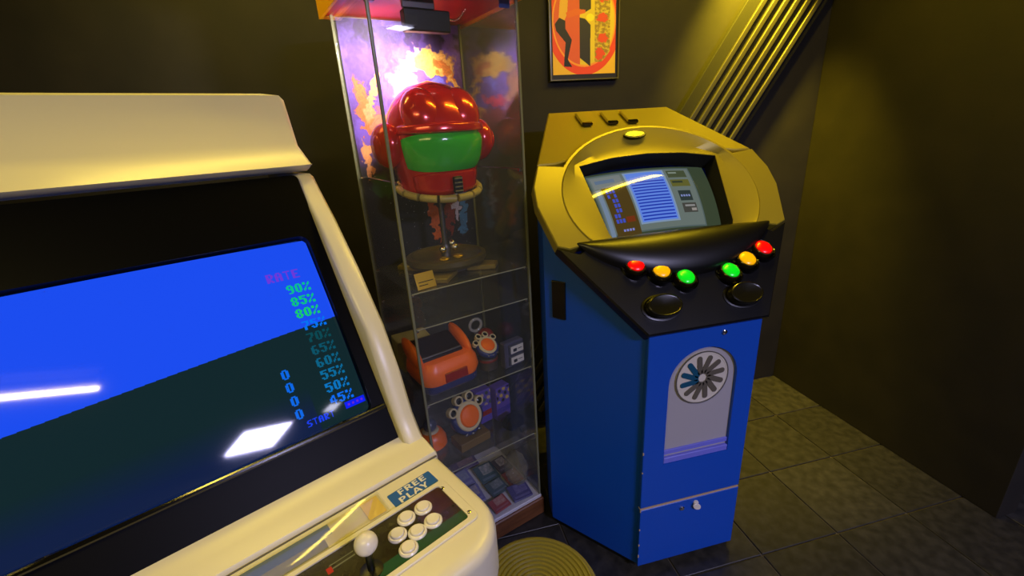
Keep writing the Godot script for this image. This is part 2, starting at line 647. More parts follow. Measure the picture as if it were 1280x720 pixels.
# ------------------------------------------------------------------ display case
func display_case() -> void:
	var t := thing("display_case", "tall glass display case with red top and wooden base holding a red helmet", "display case", CASE_AT, CASE_YAW)
	var oak := wood("brown wood", Color(0.30, 0.17, 0.08), Color(0.50, 0.32, 0.18))
	var glass: Material = mats["clear glass"]
	var edge := mat("glass edge", Color(0.46, 0.47, 0.38), 0.25)
	var zc := -CD / 2
	part(t, "base", rbox(Vector3(CW + 0.02, 0.08, CD + 0.02), Vector3(0, 0.04, zc), 0.004), oak)
	part(t, "base_trim", rbox(Vector3(CW + 0.004, 0.015, CD + 0.004), Vector3(0, 0.0875, zc), 0.002), mat("base trim white", Color(0.75, 0.75, 0.78), 0.4))
	part(t, "top", rbox(Vector3(CW + 0.03, 0.05, CD + 0.03), Vector3(0, 1.878, zc), 0.003), mat("red panel", Color(0.62, 0.05, 0.04), 0.4))
	part(t, "top_trim", loft([ring_rect(CW + 0.034, CD + 0.034, 1.846, zc), ring_rect(CW + 0.05, CD + 0.05, 1.846, zc), ring_rect(CW + 0.05, CD + 0.05, 1.906, zc), ring_rect(CW + 0.034, CD + 0.034, 1.906, zc), ring_rect(CW + 0.034, CD + 0.034, 1.846, zc)], false, false), mat("yellow trim", Color(0.85, 0.60, 0.04), 0.4))
	var h := 1.853 - 0.095
	var yc := 0.095 + h / 2
	part(t, "front_glass", rbox(Vector3(CW - 0.014, h, 0.005), Vector3(0, yc, -0.004), 0.0008), glass)
	part(t, "back_glass", rbox(Vector3(CW - 0.014, h, 0.005), Vector3(0, yc, -CD + 0.004), 0.0008), glass)
	for s in [-1, 1]:
		part(t, "side_glass", rbox(Vector3(0.005, h, CD - 0.016), Vector3(s * (CW / 2 - 0.003), yc, zc), 0.0008), glass)
		for z in [-0.004, -CD + 0.004]:
			part(t, "corner_edge", rbox(Vector3(0.008, h, 0.008), Vector3(s * (CW / 2 - 0.003), yc, z), 0.0015), edge)
		part(t, "shelf_rail", tube([Vector3(s * (CW / 2 - 0.014), 1.387, -0.01), Vector3(s * (CW / 2 - 0.014), 1.387, -CD + 0.01)], 0.0025, 8), mats["chrome"])
		for y in [1.387, 1.066, 0.951, 0.686, 0.391]:
			for z in [-0.014, -CD + 0.014]:
				part(t, "shelf_clip", rbox(Vector3(0.012, 0.008, 0.012), Vector3(s * (CW / 2 - 0.012), y - 0.0035, z), 0.002), mats["chrome"])
	for y in [1.07, 0.955, 0.69, 0.395]:
		var sh := part(t, "shelf", rbox(Vector3(CW - 0.02, 0.005, CD - 0.02), Vector3(0, y - 0.0025, zc), 0.0008), glass)
		part(sh, "front_rim", rbox(Vector3(CW - 0.022, 0.004, 0.002), Vector3(0, y - 0.0025, -0.0095), 0.0008), mat("glass rim", Color(0.55, 0.56, 0.46), 0.2))
	# printed sheet at the back of the upper part
	var bk := thing("backdrop_sheet", "printed purple backdrop with cream and orange flame swirls inside the glass case", "print", in_case(CW / 2, 1.075, CD - 0.012), CASE_YAW)
	var w := CW - 0.024
	var hh := 0.772
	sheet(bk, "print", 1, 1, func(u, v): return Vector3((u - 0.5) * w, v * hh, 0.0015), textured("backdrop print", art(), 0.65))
	part(bk, "backing", rbox(Vector3(w, hh, 0.002), Vector3(0, hh / 2, 0), 0.0004), mats["black dull"])
	# little lamp under the lid, its back to the viewer
	var lamp := thing("case_lamp", "small black box lamp hanging under the red lid of the glass case", "lamp", in_case(0.178, 1.762, 0.075), CASE_YAW)
	part(lamp, "housing", rbox(Vector3(0.13, 0.052, 0.03), Vector3(0, 0.026, 0), 0.003), mat("lamp housing", Color(0.05, 0.03, 0.03), 0.4))
	part(lamp, "bracket", rbox(Vector3(0.09, 0.034, 0.012), Vector3(-0.02, 0.07, 0.004), 0.002), mats["grey metal"])
	part(lamp, "lens", rbox(Vector3(0.10, 0.036, 0.003), Vector3(0, 0.026, -0.0165), 0.001), glow("case lamp glow", Color(1.0, 0.97, 0.92), 6.0))
	var ch := []
	var beads := PackedVector3Array()
	for k in 15:
		beads.append_array(ball(Vector3.ONE * 0.0035, Vector3(0.055, 0.045, 0).lerp(Vector3(0.17, 0.088, -0.09), k / 14.0) + Vector3(0, -0.02 * sin(PI * k / 14.0), 0), 8, 6))
	part(lamp, "bead_chain", beads, mats["chrome"])
	var sp := SpotLight3D.new()
	sp.name = "case_spot"
	sp.light_color = Color(1.0, 0.95, 0.9)
	sp.light_energy = 0.7
	sp.spot_angle = 56.0
	sp.spot_range = 6.0
	sp.spot_attenuation = 2.0
	sp.spot_angle_attenuation = 0.8
	sp.light_size = 0.02
	sp.shadow_enabled = true
	add_child(sp)
	sp.look_at_from_position(in_case(0.165, 1.787, 0.10), in_case(0.09, 1.66, CD), Vector3.UP)
	one("shelf_clip_magnet", "small black square catch under the red lid of the glass case", "catch", in_case(0.04, 1.83, 0.10), CASE_YAW, rbox(Vector3(0.025, 0.024, 0.02), Vector3(0, 0.012, 0), 0.002), mats["black satin"])
	one("price_tag", "small blue paper tag hanging under the red lid of the glass case", "tag", in_case(0.40, 1.826, 0.03), CASE_YAW, rbox(Vector3(0.035, 0.028, 0.0015), Vector3(0, 0.014, 0), 0.0004), mat("tag blue", Color(0.2, 0.3, 0.6), 0.5))

func ring_rect(w: float, d: float, y: float, zc: float) -> PackedVector3Array:
	return PackedVector3Array([Vector3(w / 2, y, zc + d / 2), Vector3(w / 2, y, zc - d / 2), Vector3(-w / 2, y, zc - d / 2), Vector3(-w / 2, y, zc + d / 2)])

# generic flame print: no figure in it
func art() -> ImageTexture:
	var n := FastNoiseLite.new()
	n.seed = 11
	n.frequency = 1.0
	var w := CW - 0.024
	var hh := 0.772
	# centre (metres across, metres up from the shelf), radii, turn, colour, hardness
	var blobs := [
		[0.045, 0.50, 0.020, 0.13, 0.15, Color(0.95, 0.45, 0.18), 5.0], [0.075, 0.56, 0.012, 0.10, -0.35, Color(0.98, 0.62, 0.40), 5.0],
		[0.10, 0.46, 0.035, 0.07, 0.6, Color(0.93, 0.50, 0.38), 4.0], [0.03, 0.36, 0.012, 0.08, 0.1, Color(0.98, 0.66, 0.40), 5.0],
		[0.19, 0.57, 0.055, 0.09, 0.3, Color(0.90, 0.66, 0.60), 3.0], [0.235, 0.665, 0.05, 0.030, 0.5, Color(0.96, 0.84, 0.66), 5.0],
		[0.31, 0.65, 0.085, 0.05, -0.35, Color(0.97, 0.76, 0.36), 5.0], [0.345, 0.63, 0.05, 0.022, -0.7, Color(0.86, 0.50, 0.16), 5.0],
		[0.31, 0.585, 0.072, 0.035, -0.05, Color(0.36, 0.22, 0.66), 6.0], [0.30, 0.595, 0.030, 0.016, 0.1, Color(0.45, 0.42, 0.9), 4.0],
		[0.295, 0.535, 0.065, 0.018, 0.15, Color(0.86, 0.12, 0.38), 5.0], [0.375, 0.56, 0.010, 0.075, 0.25, Color(0.95, 0.74, 0.36), 6.0],
		[0.35, 0.49, 0.03, 0.03, 0.0, Color(0.92, 0.68, 0.25), 5.0], [0.30, 0.46, 0.09, 0.05, 0.0, Color(0.55, 0.10, 0.22), 4.0],
		[0.235, 0.17, 0.022, 0.14, 0.13, Color(0.72, 0.33, 0.08), 7.0], [0.30, 0.18, 0.020, 0.14, -0.05, Color(0.42, 0.12, 0.05), 7.0],
		[0.33, 0.20, 0.016, 0.09, 0.0, Color(0.62, 0.60, 0.68), 6.0], [0.36, 0.17, 0.012, 0.13, -0.12, Color(0.20, 0.40, 0.55), 6.0],
		[0.07, 0.27, 0.05, 0.055, 0.0, Color(0.16, 0.36, 0.05), 2.0],  # soft green reflected glow painted into the print
	]
	var rng := RandomNumberGenerator.new()
	rng.seed = 9
	var im_stars := []
	for k in 60:
		im_stars.append(Vector2(rng.randf() * w, rng.randf() * 0.36))
	return picture(300, 560, func(u: float, v: float) -> Color:
		var p := Vector2(u * w, v * hh)
		var q := p + Vector2(n.get_noise_2d(p.x * 22, p.y * 22), n.get_noise_2d(p.x * 22 + 50, p.y * 22)) * 0.028
		var k := clampf((q.y - 0.30) / 0.10, 0, 1)
		var c := Color(0.035, 0.028, 0.035).lerp(Color(0.30, 0.16, 0.48), k)
		c = c.lerp(Color(0.15, 0.09, 0.25), clampf((q.y - 0.68) / 0.06, 0, 1))
		c = c.lerp(Color(0.48, 0.35, 0.85), k * clampf(0.3 + n.get_noise_2d(q.x * 14, q.y * 5 + 9), 0, 0.7))
		for b in blobs:
			var d := (q - Vector2(b[0], b[1])).rotated(-b[4])
			var r := sqrt(d.x * d.x / (b[2] * b[2]) + d.y * d.y / (b[3] * b[3]))
			var a := clampf((1.0 - r) * b[6], 0, 1)
			if a > 0:
				var swirl: float = 0.5 + 0.5 * sin(r * 16.0 + n.get_noise_2d(q.x * 40, q.y * 40) * 5.0)
				c = c.lerp((b[5] as Color).lerp(b[5] * 0.68, 0.5 * swirl), a)
		for s in im_stars:
			if p.distance_squared_to(s) < 0.0000016:
				c = Color(0.75, 0.75, 0.8)
		return c)

# ------------------------------------------------------------------ kiosk
func kiosk() -> void:
	var at := Vector3(0.79, 0, -1.35)
	var t := thing("arcade_kiosk", "blue sit-up touch kiosk with gold sloping top, screen and coloured buttons", "kiosk", at)
	var blue: Material = mats["kiosk blue"]
	var gold: Material = mats["gold paint"]
	var blk: Material = mats["black satin"]
	var T := Transform3D(Basis(Vector3(1, 0, 0), Vector3(0, 0.766, -0.643), Vector3(0, 0.643, 0.766)), Vector3(0, 0.945, 0.335))
	# plan of the body, front to back, counter-clockwise from above
	var plan := [Vector2(-0.187, 0.317), Vector2(0.187, 0.317), Vector2(0.405, 0.05), Vector2(0.395, -0.04), Vector2(0.245, -0.36), Vector2(-0.245, -0.36), Vector2(-0.395, -0.04), Vector2(-0.405, 0.05)]
	var lo := PackedVector3Array()
	var hi := PackedVector3Array()
	for p in plan:
		lo.append(Vector3(p.x, 0.035, p.y))
		var top: float = 0.925 + (0.335 - p.y) * 1.19
		if p.y < 0.0:
			top = minf(top, 1.365 + (-0.036 - p.y) * 0.52)
		hi.append(Vector3(p.x, top - 0.03, p.y))
	part(t, "body", loft([lo, hi], true, false), blue, 20.0)
	var pl := []
	for k in [0.0, 0.036]:
		var r := PackedVector3Array()
		for p in plan:
			r.append(Vector3(p.x * 0.955, k, p.y * 0.95))
		pl.append(r)
	part(t, "plinth", loft(pl), mats["black dull"], 20.0)
	# front panel with the arched window
	var arch := PackedVector2Array([Vector2(-0.114, 0.462), Vector2(0.12, 0.462)])
	for i in 17:
		var a := PI * i / 16.0
		arch.append(Vector2(0.003 + cos(a) * 0.117, 0.752 + sin(a) * 0.112))
	var outer := PackedVector2Array([Vector2(-0.187, 0.298), Vector2(0.187, 0.298), Vector2(0.187, 0.93), Vector2(-0.187, 0.93)])
	part(t, "front_panel", mv(holed(outer, arch, Vector2(0.003, 0.65), 0.317, 0.335, 0.002), Vector3.ZERO), blue)
	var door := part(t, "service_door", rbox(Vector3(0.374, 0.252, 0.018), Vector3(0, 0.163, 0.326), 0.002), blue)
	part(door, "worn_edge", rbox(Vector3(0.372, 0.005, 0.016), Vector3(0, 0.2915, 0.3265), 0.001), mats["raw board"])
	part(door, "lock", turn(lathe([[0.0085, 0], [0.0085, 0.004], [0.006, 0.006]], 20), Vector3(90, 0, 0), Vector3(-0.032, 0.258, 0.335)), mats["chrome"])
	var key := part(door, "key_knob", turn(lathe([[0.009, 0], [0.009, 0.005]], 20), Vector3(90, 0, 0), Vector3(0.02, 0.268, 0.335)), mats["white plastic"])
	part(key, "key_bow", xf(prism(ellipse(Vector2(0.008, -0.008), 0.017, 0.011, 20), 0.0, 0.005, 0.001), Transform3D(Basis(Vector3(0, 0, 1), -0.7), Vector3(0.02, 0.268, 0.341))), mats["white plastic"])
	part(t, "top_lock", turn(lathe([[0.008, 0], [0.008, 0.004], [0.005, 0.006]], 20), Vector3(90, 0, 0), Vector3(0.058, 0.905, 0.335)), mats["chrome"])
	part(t, "window_plate", rbox(Vector3(0.25, 0.42, 0.006), Vector3(0.003, 0.66, 0.321), 0.001), mat("window grey", Color(0.66, 0.65, 0.68), 0.4))
	part(t, "window_sill", rbox(Vector3(0.232, 0.022, 0.012), Vector3(0.003, 0.474, 0.329), 0.002), mat("sill sheen", Color(0.44, 0.46, 0.88), 0.3))  # lavender sheen of the cool light painted into the sill colour
	part(t, "window_strip", rbox(Vector3(0.232, 0.016, 0.006), Vector3(0.003, 0.502, 0.3265), 0.001), mats["sill sheen"])  # second band in the same painted sheen colour
	var disc := part(t, "emblem_disc", turn(lathe([[0.089, 0], [0.089, 0.005], [0.086, 0.007], [0.083, 0.007], [0.082, 0.006]], 48), Vector3(90, 0, 0), Vector3(0.003, 0.757, 0.323)), mat("emblem cream", Color(0.80, 0.78, 0.74), 0.4))
	part(disc, "rim", turn(lathe([[0.087, 0.005], [0.090, 0.005], [0.090, 0.008], [0.087, 0.008], [0.087, 0.005]], 48, false), Vector3(90, 0, 0), Vector3(0.003, 0.757, 0.323)), mat("emblem rim", Color(0.36, 0.35, 0.33), 0.4))
	for k in 12:
		var cap := rrect(0.064, 0.0175, 0.0086, 5)
		var s := prism(cap, 0.006, 0.0085, 0.0006)
		var m := mat("emblem teal", Color(0.05, 0.30, 0.42), 0.4) if k in [4, 5, 6] else mat("emblem grey", Color(0.36, 0.34, 0.30), 0.45)
		part(disc, "petal", xf(s, Transform3D(Basis(Vector3(0, 0, 1), k * PI / 6 + 0.1) , Vector3(0.003, 0.757, 0.323)) * Transform3D(Basis(), Vector3(0.044, 0.008, 0))), m)
	for c in [[0.52, 0.010], [0.445, 0.006], [0.29, 0.016], [0.205, 0.007], [0.135, 0.008], [0.085, 0.012]]:
		part(t, "paint_chip", rbox(Vector3(0.004, c[1], 0.004), Vector3(-0.1862, c[0], 0.3342), 0.0008), mats["raw board"])
	part(t, "side_plate", xf(rbox(Vector3(0.05, 0.13, 0.006), Vector3.ZERO, 0.002), Transform3D(Basis(Vector3.UP, atan2(-0.267, 0.218)), Vector3(-0.372, 0.98, 0.094))), mats["black satin"])
	# sloping top: black console, gold frame with oval opening, dished surround, screen
	var con := PackedVector2Array([Vector2(-0.197, -0.014), Vector2(0.197, -0.014), Vector2(0.394, 0.285), Vector2(0.33, 0.262), Vector2(0.29, 0.285), Vector2(-0.29, 0.285), Vector2(-0.33, 0.262), Vector2(-0.394, 0.285)])
	part(t, "console", xf(prism(con, -0.032, 0.008, 0.005), T), mats["black satin"])
	var oc := Vector2(0, 0.435)
	var hex := PackedVector2Array([Vector2(-0.392, 0.29), Vector2(-0.332, 0.268), Vector2(-0.29, 0.29), Vector2(0.29, 0.29), Vector2(0.332, 0.268), Vector2(0.392, 0.29), Vector2(0.424, 0.43), Vector2(0.42, 0.50), Vector2(0.39, 0.577), Vector2(0.322, 0.577)])
	for i in 17:
		var a := PI * (0.16 + 0.68 * i / 16.0)
		hex.append(oc + Vector2(cos(a) * 0.352, sin(a) * 0.272))
	hex.append_array([Vector2(-0.322, 0.577), Vector2(-0.39, 0.577), Vector2(-0.42, 0.50), Vector2(-0.424, 0.43)])
	var big := ellipse(oc, 0.34, 0.262, 72)
	var clip := PackedVector2Array()
	for p in big:
		clip.append(Vector2(p.x, maxf(p.y, 0.293)))
	part(t, "frame", xf(holed(hex, clip, oc, -0.032, 0.01, 0.003), T), gold)
	var scr := PackedVector2Array()
	var rings := [PackedVector3Array(), PackedVector3Array(), PackedVector3Array(), PackedVector3Array(), PackedVector3Array(), PackedVector3Array(), PackedVector3Array()]
	for i in 72:
		var a := TAU * i / 72
		var d := Vector2(cos(a), sin(a))
		var e := Vector2(d.x * 0.34, d.y * 0.262)
		# rounded trapezoid opening, wider at the top
		var box := PackedVector2Array([Vector2(-0.215, -0.135), Vector2(0.215, -0.135), Vector2(0.25, 0.135), Vector2(0.13, 0.158), Vector2(0, 0.165), Vector2(-0.13, 0.158), Vector2(-0.25, 0.135)])
		var s := hit(box, Vector2.ZERO, atan2(e.y, e.x))
		var mid := e.lerp(s, 0.55)
		rings[0].append(Vector3(e.x, e.y + oc.y, -0.07))
		rings[1].append(Vector3(e.x, e.y + oc.y, 0.008))
		rings[2].append(Vector3(e.x * 0.988, e.y * 0.985 + oc.y, 0.013))
		rings[3].append(Vector3(mid.x, mid.y + oc.y, -0.004))
		rings[4].append(Vector3(s.x, s.y + oc.y, -0.002))
		rings[5].append(Vector3(s.x * 0.995, s.y * 0.993 + oc.y, -0.004))
		rings[6].append(Vector3(s.x * 0.985, s.y * 0.98 + oc.y, -0.07))
	part(t, "surround", xf(loft(rings.slice(0, 6), false, false), T), gold, 32.0)
	part(t, "screen_well", xf(loft(rings.slice(5, 7), false, false), T), mats["black dull"])
	var kt := kiosk_screen()
	var sm := textured("kiosk screen", kt, 0.06, 0.72)
	sheet(t, "screen", 16, 12, func(u, v):
		var x: float = (u - 0.5) * 2
		var y: float = (v - 0.5) * 2
		return T * Vector3(x * (0.225 + 0.012 * y), 0.430 + y * 0.142, -0.030 - 0.024 * x * x - 0.018 * y * y), sm)
	# black palm rest under the screen
	sheet(t, "palm_rest", 40, 14, func(u, v):
		var x: float = (u - 0.5) * 2
		var arc: float = 0.445 - 0.30 * sqrt(maxf(0.0, 1 - pow(x * 0.86, 2)))
		var top: float = 0.296 + 0.006 * (1 - x * x)
		arc = minf(arc, top - 0.001)
		var y: float = lerpf(arc, top, v)
		var bulge: float = pow(maxf(0.0, 1 - x * x), 0.5) * pow(sin(PI * clampf(v, 0, 1) * 0.5 + PI * 0.5 * v), 0.55)
		return T * Vector3(x * 0.335, y, 0.008 + 0.034 * bulge), mats["black satin"])
	var spots := [[-0.177, 0.197, "red", Color(0.95, 0.02, 0.03)], [-0.104, 0.168, "yellow", Color(0.95, 0.68, 0.02)], [-0.034, 0.138, "green", Color(0.02, 0.85, 0.12)],
		[0.117, 0.138, "green", Color(0.02, 0.85, 0.12)], [0.187, 0.168, "yellow", Color(0.95, 0.68, 0.02)], [0.258, 0.197, "red", Color(0.95, 0.02, 0.03)]]
	for s in spots:
		var B := T * Transform3D(Basis(Vector3(1, 0, 0), PI / 2 - 0.25), Vector3(s[0], s[1], 0.014))
		var bt := part(t, "button", xf(lathe([[0.0255, 0.008], [0.025, 0.013], [0.020, 0.017], [0.010, 0.019]], 28), B), glow("button " + s[2], s[3], 0.55))
		bt.set_meta("label", "lit %s push button" % s[2])
		part(bt, "collar", xf(lathe([[0.027, -0.02], [0.031, -0.02], [0.031, 0.010], [0.0285, 0.0125], [0.026, 0.010], [0.026, -0.02]], 28, false), B), mat("button collar", Color(0.25, 0.22, 0.10), 0.25, 0.6))
		part(bt, "cup", xf(lathe([[0.033, -0.03], [0.040, -0.025], [0.042, 0.0], [0.039, 0.004], [0.033, 0.0]], 28, false), B), mats["black gloss"])
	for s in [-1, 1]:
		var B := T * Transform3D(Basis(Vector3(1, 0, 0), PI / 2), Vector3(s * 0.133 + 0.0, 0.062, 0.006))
		var kn := part(t, "select_button", xf(lathe([[1.0, 0.0], [1.0, 0.022], [0.97, 0.027], [0.90, 0.0285], [0.82, 0.0265], [0.2, 0.024]], 36), B * Transform3D(Basis.from_scale(Vector3(0.054, 1.1, 0.034)), Vector3.ZERO)), mat("knob olive sheen", Color(0.09, 0.085, 0.04), 0.22))  # olive tint painted in for the yellow tube's reflection on the knob
		part(kn, "collar", xf(lathe([[1.0, 0.0], [1.14, 0.0], [1.12, 0.005], [1.02, 0.006], [1.0, 0.0]], 36, false), B * Transform3D(Basis.from_scale(Vector3(0.056, 1.0, 0.036)), Vector3.ZERO)), mats["black satin"])
	# hood behind the screen with ribs, and the badge
	var rise := atan2(0.162, 0.324)
	var G := Transform3D(Basis(Vector3(1, 0, 0), Vector3(0, sin(rise), -cos(rise)), Vector3(0, cos(rise), sin(rise))), Vector3(0, 1.394, -0.036))
	var hood := PackedVector2Array([Vector2(-0.39, 0), Vector2(-0.33, 0), Vector2(-0.25, 0.027), Vector2(-0.15, 0.083), Vector2(0, 0.10), Vector2(0.15, 0.083), Vector2(0.25, 0.027), Vector2(0.33, 0), Vector2(0.39, 0), Vector2(0.25, 0.362), Vector2(-0.245, 0.362)])
	part(t, "hood", xf(prism(hood, -0.04, 0.0, 0.004), G), gold, 20.0)
	var slope := atan2(0.162, 0.324)
	for x in [-0.135, -0.035, 0.045]:
		var H := Transform3D(Basis(Vector3(1, 0, 0), slope), Vector3(x, 1.523, -0.285))
		var rb := part(t, "rib", xf(rbox(Vector3(0.040, 0.012, 0.085), Vector3(0, 0.004, 0), 0.004, 0.006), H), gold)
		part(rb, "rib_end", xf(rbox(Vector3(0.038, 0.011, 0.014), Vector3(0, 0.0055, 0.045), 0.002, 0.003), H), mats["black gloss"])
	var badge := part(t, "badge", xf(prism(ellipse(Vector2(-0.03, 0.668), 0.036, 0.013, 28), 0.008, 0.017, 0.002), T), mat("badge silver", Color(0.75, 0.72, 0.5), 0.2, 0.8))
	part(badge, "badge_rim", xf(holed(ellipse(Vector2(-0.03, 0.668), 0.041, 0.0165, 28), ellipse(Vector2(-0.03, 0.668), 0.035, 0.0125, 28), Vector2(-0.03, 0.668), 0.008, 0.0165, 0.001), T), mats["black satin"])

func kiosk_screen() -> ImageTexture:
	var W := 460
	var H := 290
	var im := Image.create(W, H, false, Image.FORMAT_RGB8)
	im.fill(Color(0.25, 0.30, 0.22))
	# rectangle in console coordinates: across and up the slope, in metres
	var R := func(x0: float, y0: float, x1: float, y1: float, c: Color) -> void:
		im.fill_rect(Rect2i(int((x0 + 0.23) * 1000), int((0.582 - y1) * 1000), int((x1 - x0) * 1000), int((y1 - y0) * 1000)), c)
	R.call(-0.205, 0.335, 0.165, 0.575, Color(0.36, 0.42, 0.42))
	R.call(-0.20, 0.34, 0.16, 0.57, Color(0.45, 0.50, 0.48))
	R.call(-0.195, 0.515, -0.095, 0.565, Color(0.52, 0.55, 0.55))
	R.call(-0.185, 0.535, -0.12, 0.55, Color(0.42, 0.50, 0.60))
	R.call(-0.195, 0.33, -0.18, 0.51, Color(0.50, 0.58, 0.68))
	R.call(-0.175, 0.33, -0.09, 0.515, Color(0.34, 0.27, 0.12))
	var rng := RandomNumberGenerator.new()
	rng.seed = 3
	for k in 7:
		var y := 0.49 - k * 0.019
		for j in 3:
			if rng.randf() < 0.8:
				R.call(-0.165 + j * 0.011, y, -0.157 + j * 0.011, y + 0.014, Color(0.28, 0.35, 0.85))
	R.call(-0.13, 0.375, -0.10, 0.395, Color(0.50, 0.22, 0.10))
	for j in 4:
		R.call(-0.15 + j * 0.010, 0.345, -0.143 + j * 0.010, 0.353, Color(0.55, 0.58, 0.9))
	R.call(-0.085, 0.36, 0.062, 0.568, Color(0.55, 0.65, 0.78))
	R.call(-0.078, 0.366, 0.055, 0.562, Color(0.42, 0.58, 0.98))
	for k in 13:
		R.call(-0.072, 0.372 + k * 0.0122, 0.050, 0.3775 + k * 0.0122, Color(0.14, 0.25, 0.75))
	R.call(0.072, 0.53, 0.145, 0.562, Color(0.30, 0.34, 0.24))
	R.call(0.078, 0.548, 0.11, 0.555, Color(0.55, 0.6, 0.55))
	R.call(0.072, 0.49, 0.145, 0.52, Color(0.42, 0.42, 0.2))
	R.call(0.078, 0.505, 0.12, 0.514, Color(0.22, 0.26, 0.2))
	R.call(0.085, 0.43, 0.135, 0.472, Color(0.20, 0.25, 0.25))
	for j in 4:
		R.call(0.091 + j * 0.010, 0.447, 0.098 + j * 0.010, 0.455, Color(0.55, 0.6, 0.85))
	R.call(0.085, 0.385, 0.142, 0.422, Color(0.30, 0.30, 0.28))
	R.call(0.095, 0.408, 0.135, 0.415, Color(0.6, 0.6, 0.6))
	R.call(0.118, 0.392, 0.138, 0.402, Color(0.65, 0.62, 0.6))
	return ImageTexture.create_from_image(im)

# ------------------------------------------------------------------ cream cabinet
func cabinet() -> void:
	var yaw := 28.0 * PI / 180.0
	var t := thing("arcade_cabinet", "cream upright arcade cabinet with lit screen, white buttons and ball-top sticks", "arcade cabinet", Vector3(-0.2451, 0, -0.4401), yaw)
	var cream: Material = mats["cream plastic"]
	var blk: Material = mats["black gloss"]
	var HW := 0.38
	# lower body
	part(t, "lower_body", rbox(Vector3(0.64, 0.70, 0.72), Vector3(0, 0.37, -0.46), 0.03, 0.05), cream)
	part(t, "plinth", rbox(Vector3(0.60, 0.03, 0.66), Vector3(0, 0.015, -0.46), 0.004), mats["black dull"])
	# control deck: front with rounded corners
	var deck := PackedVector2Array()
	for i in 9:
		var a := -PI / 2 + PI / 2 * i / 8
		deck.append(Vector2(HW - 0.10 + cos(a) * 0.10, 0.065 + sin(a) * 0.105))
	deck.append_array([Vector2(HW, 0.36), Vector2(-HW, 0.36)])
	for i in 9:
		var a := PI + PI / 2 * i / 8
		deck.append(Vector2(-HW + 0.10 + cos(a) * 0.10, 0.065 + sin(a) * 0.105))
	var flat := Transform3D(Basis(Vector3(1, 0, 0), Vector3(0, 0, -1), Vector3(0, 1, 0)), Vector3.ZERO)
	var rings := []
	for k in [[0.030, 0.66], [0.006, 0.70], [0.0, 0.74], [0.0, 0.818], [0.005, 0.830], [0.014, 0.8365], [0.03, 0.838]]:
		rings.append(xf(lift(inset(deck, k[0]), k[1]), flat))
	part(t, "control_deck", loft(rings), cream)
	# rear lid of the deck: rises towards the screen
	var lid := []
	for k in [[-0.226, 0.836], [-0.232, 0.846], [-0.27, 0.852], [-0.315, 0.856], [-0.40, 0.90], [-0.40, 0.80], [-0.226, 0.80]]:
		lid.append(Vector2(k[0], k[1]))
	var side := Transform3D(Basis(Vector3(0, 0, 1), Vector3(0, 1, 0), Vector3(-1, 0, 0)), Vector3.ZERO)
	part(t, "screen_apron", xf(prism(PackedVector2Array(lid), -HW, HW, 0.006), side), cream, 50.0)
	part(t, "deck_seam", rbox(Vector3(2 * HW - 0.012, 0.004, 0.003), Vector3(0, 0.838, -0.2245), 0.0008), mat("seam grey", Color(0.35, 0.33, 0.30), 0.7))
	# side pillars following the tilt of the screen
	var prof := PackedVector2Array([Vector2(-0.292, 0.862), Vector2(-0.318, 0.905), Vector2(-0.352, 1.004), Vector2(-0.400, 1.105), Vector2(-0.487, 1.22), Vector2(-0.583, 1.33), Vector2(-0.655, 1.398), Vector2(-0.685, 1.43), Vector2(-0.95, 1.43), Vector2(-0.95, 0.70), Vector2(-0.30, 0.70), Vector2(-0.27, 0.84)])
	for s in [-1, 1]:
		var xa: float = s * HW
		var xb: float = s * (HW - 0.046)
		part(t, "side_pillar", xf(prism(prof, -maxf(xa, xb), -minf(xa, xb), 0.009), side), cream, 50.0)
	part(t, "back_shell", rbox(Vector3(2 * HW - 0.06, 0.95, 0.16), Vector3(0, 0.93, -0.87), 0.02), cream)
	# hood above the screen
	var hd := PackedVector2Array([Vector2(-0.678, 1.442), Vector2(-0.668, 1.452), Vector2(-0.76, 1.505), Vector2(-0.80, 1.62), Vector2(-0.97, 1.64), Vector2(-0.97, 1.436), Vector2(-0.70, 1.436)])
	part(t, "hood", xf(prism(hd, -HW - 0.002, HW + 0.002, 0.012), side), cream, 50.0)
	# screen bezel, in its own plane: across, up the slope, out of it
	var S := Transform3D(Basis(Vector3(1, 0, 0), Vector3(0, 0.8536, -0.521), Vector3(0, 0.521, 0.8536)), Vector3(0, 0.847, -0.307))
	var bz := rrect(2 * HW - 0.088, 0.70, 0.012, 3)
	var bz2 := PackedVector2Array()
	for p in bz:
		bz2.append(p + Vector2(0, 0.338))
	var op := rrect(0.612, 0.436, 0.02, 4)
	var op2 := PackedVector2Array()
	for p in op:
		op2.append(p + Vector2(0, 0.314))
	var bezel_black := mat("bezel black", Color(0.02, 0.02, 0.022), 0.4)
	bezel_black.metallic_specular = 0.18
	part(t, "bezel", xf(holed(bz2, op2, Vector2(0, 0.314), -0.03, -0.004, 0.002), S), bezel_black)
	part(t, "bezel_ledge", xf(rbox(Vector3(0.66, 0.010, 0.020), Vector3(0, 0.094, 0.002), 0.003), S), mat("ledge black", Color(0.05, 0.045, 0.02), 0.12))
	var cm := textured("cabinet screen", cabinet_screen(), 0.05, 1.0)
	sheet(t, "screen", 16, 12, func(u, v):
		var x: float = (u - 0.5) * 2
		var y: float = (v - 0.5) * 2
		return S * Vector3(x * 0.304, 0.314 + y * 0.214, -0.010 - 0.010 * x * x - 0.008 * y * y), cm)
	# player panel and the glazed instruction strip
	var P := Transform3D(Basis(Vector3(1, 0, 0), Vector3(0, 0, -1), Vector3(0, 1, 0)), Vector3(0, 0.838, 0))
	var pn := rrect(0.656, 0.106, 0.006, 3)
	var frame := rrect(0.69, 0.128, 0.012, 4)
	var sh := func(poly: PackedVector2Array, o: Vector2) -> PackedVector2Array:
		var q := PackedVector2Array()
		for p in poly:
			q.append(p + o)
		return q
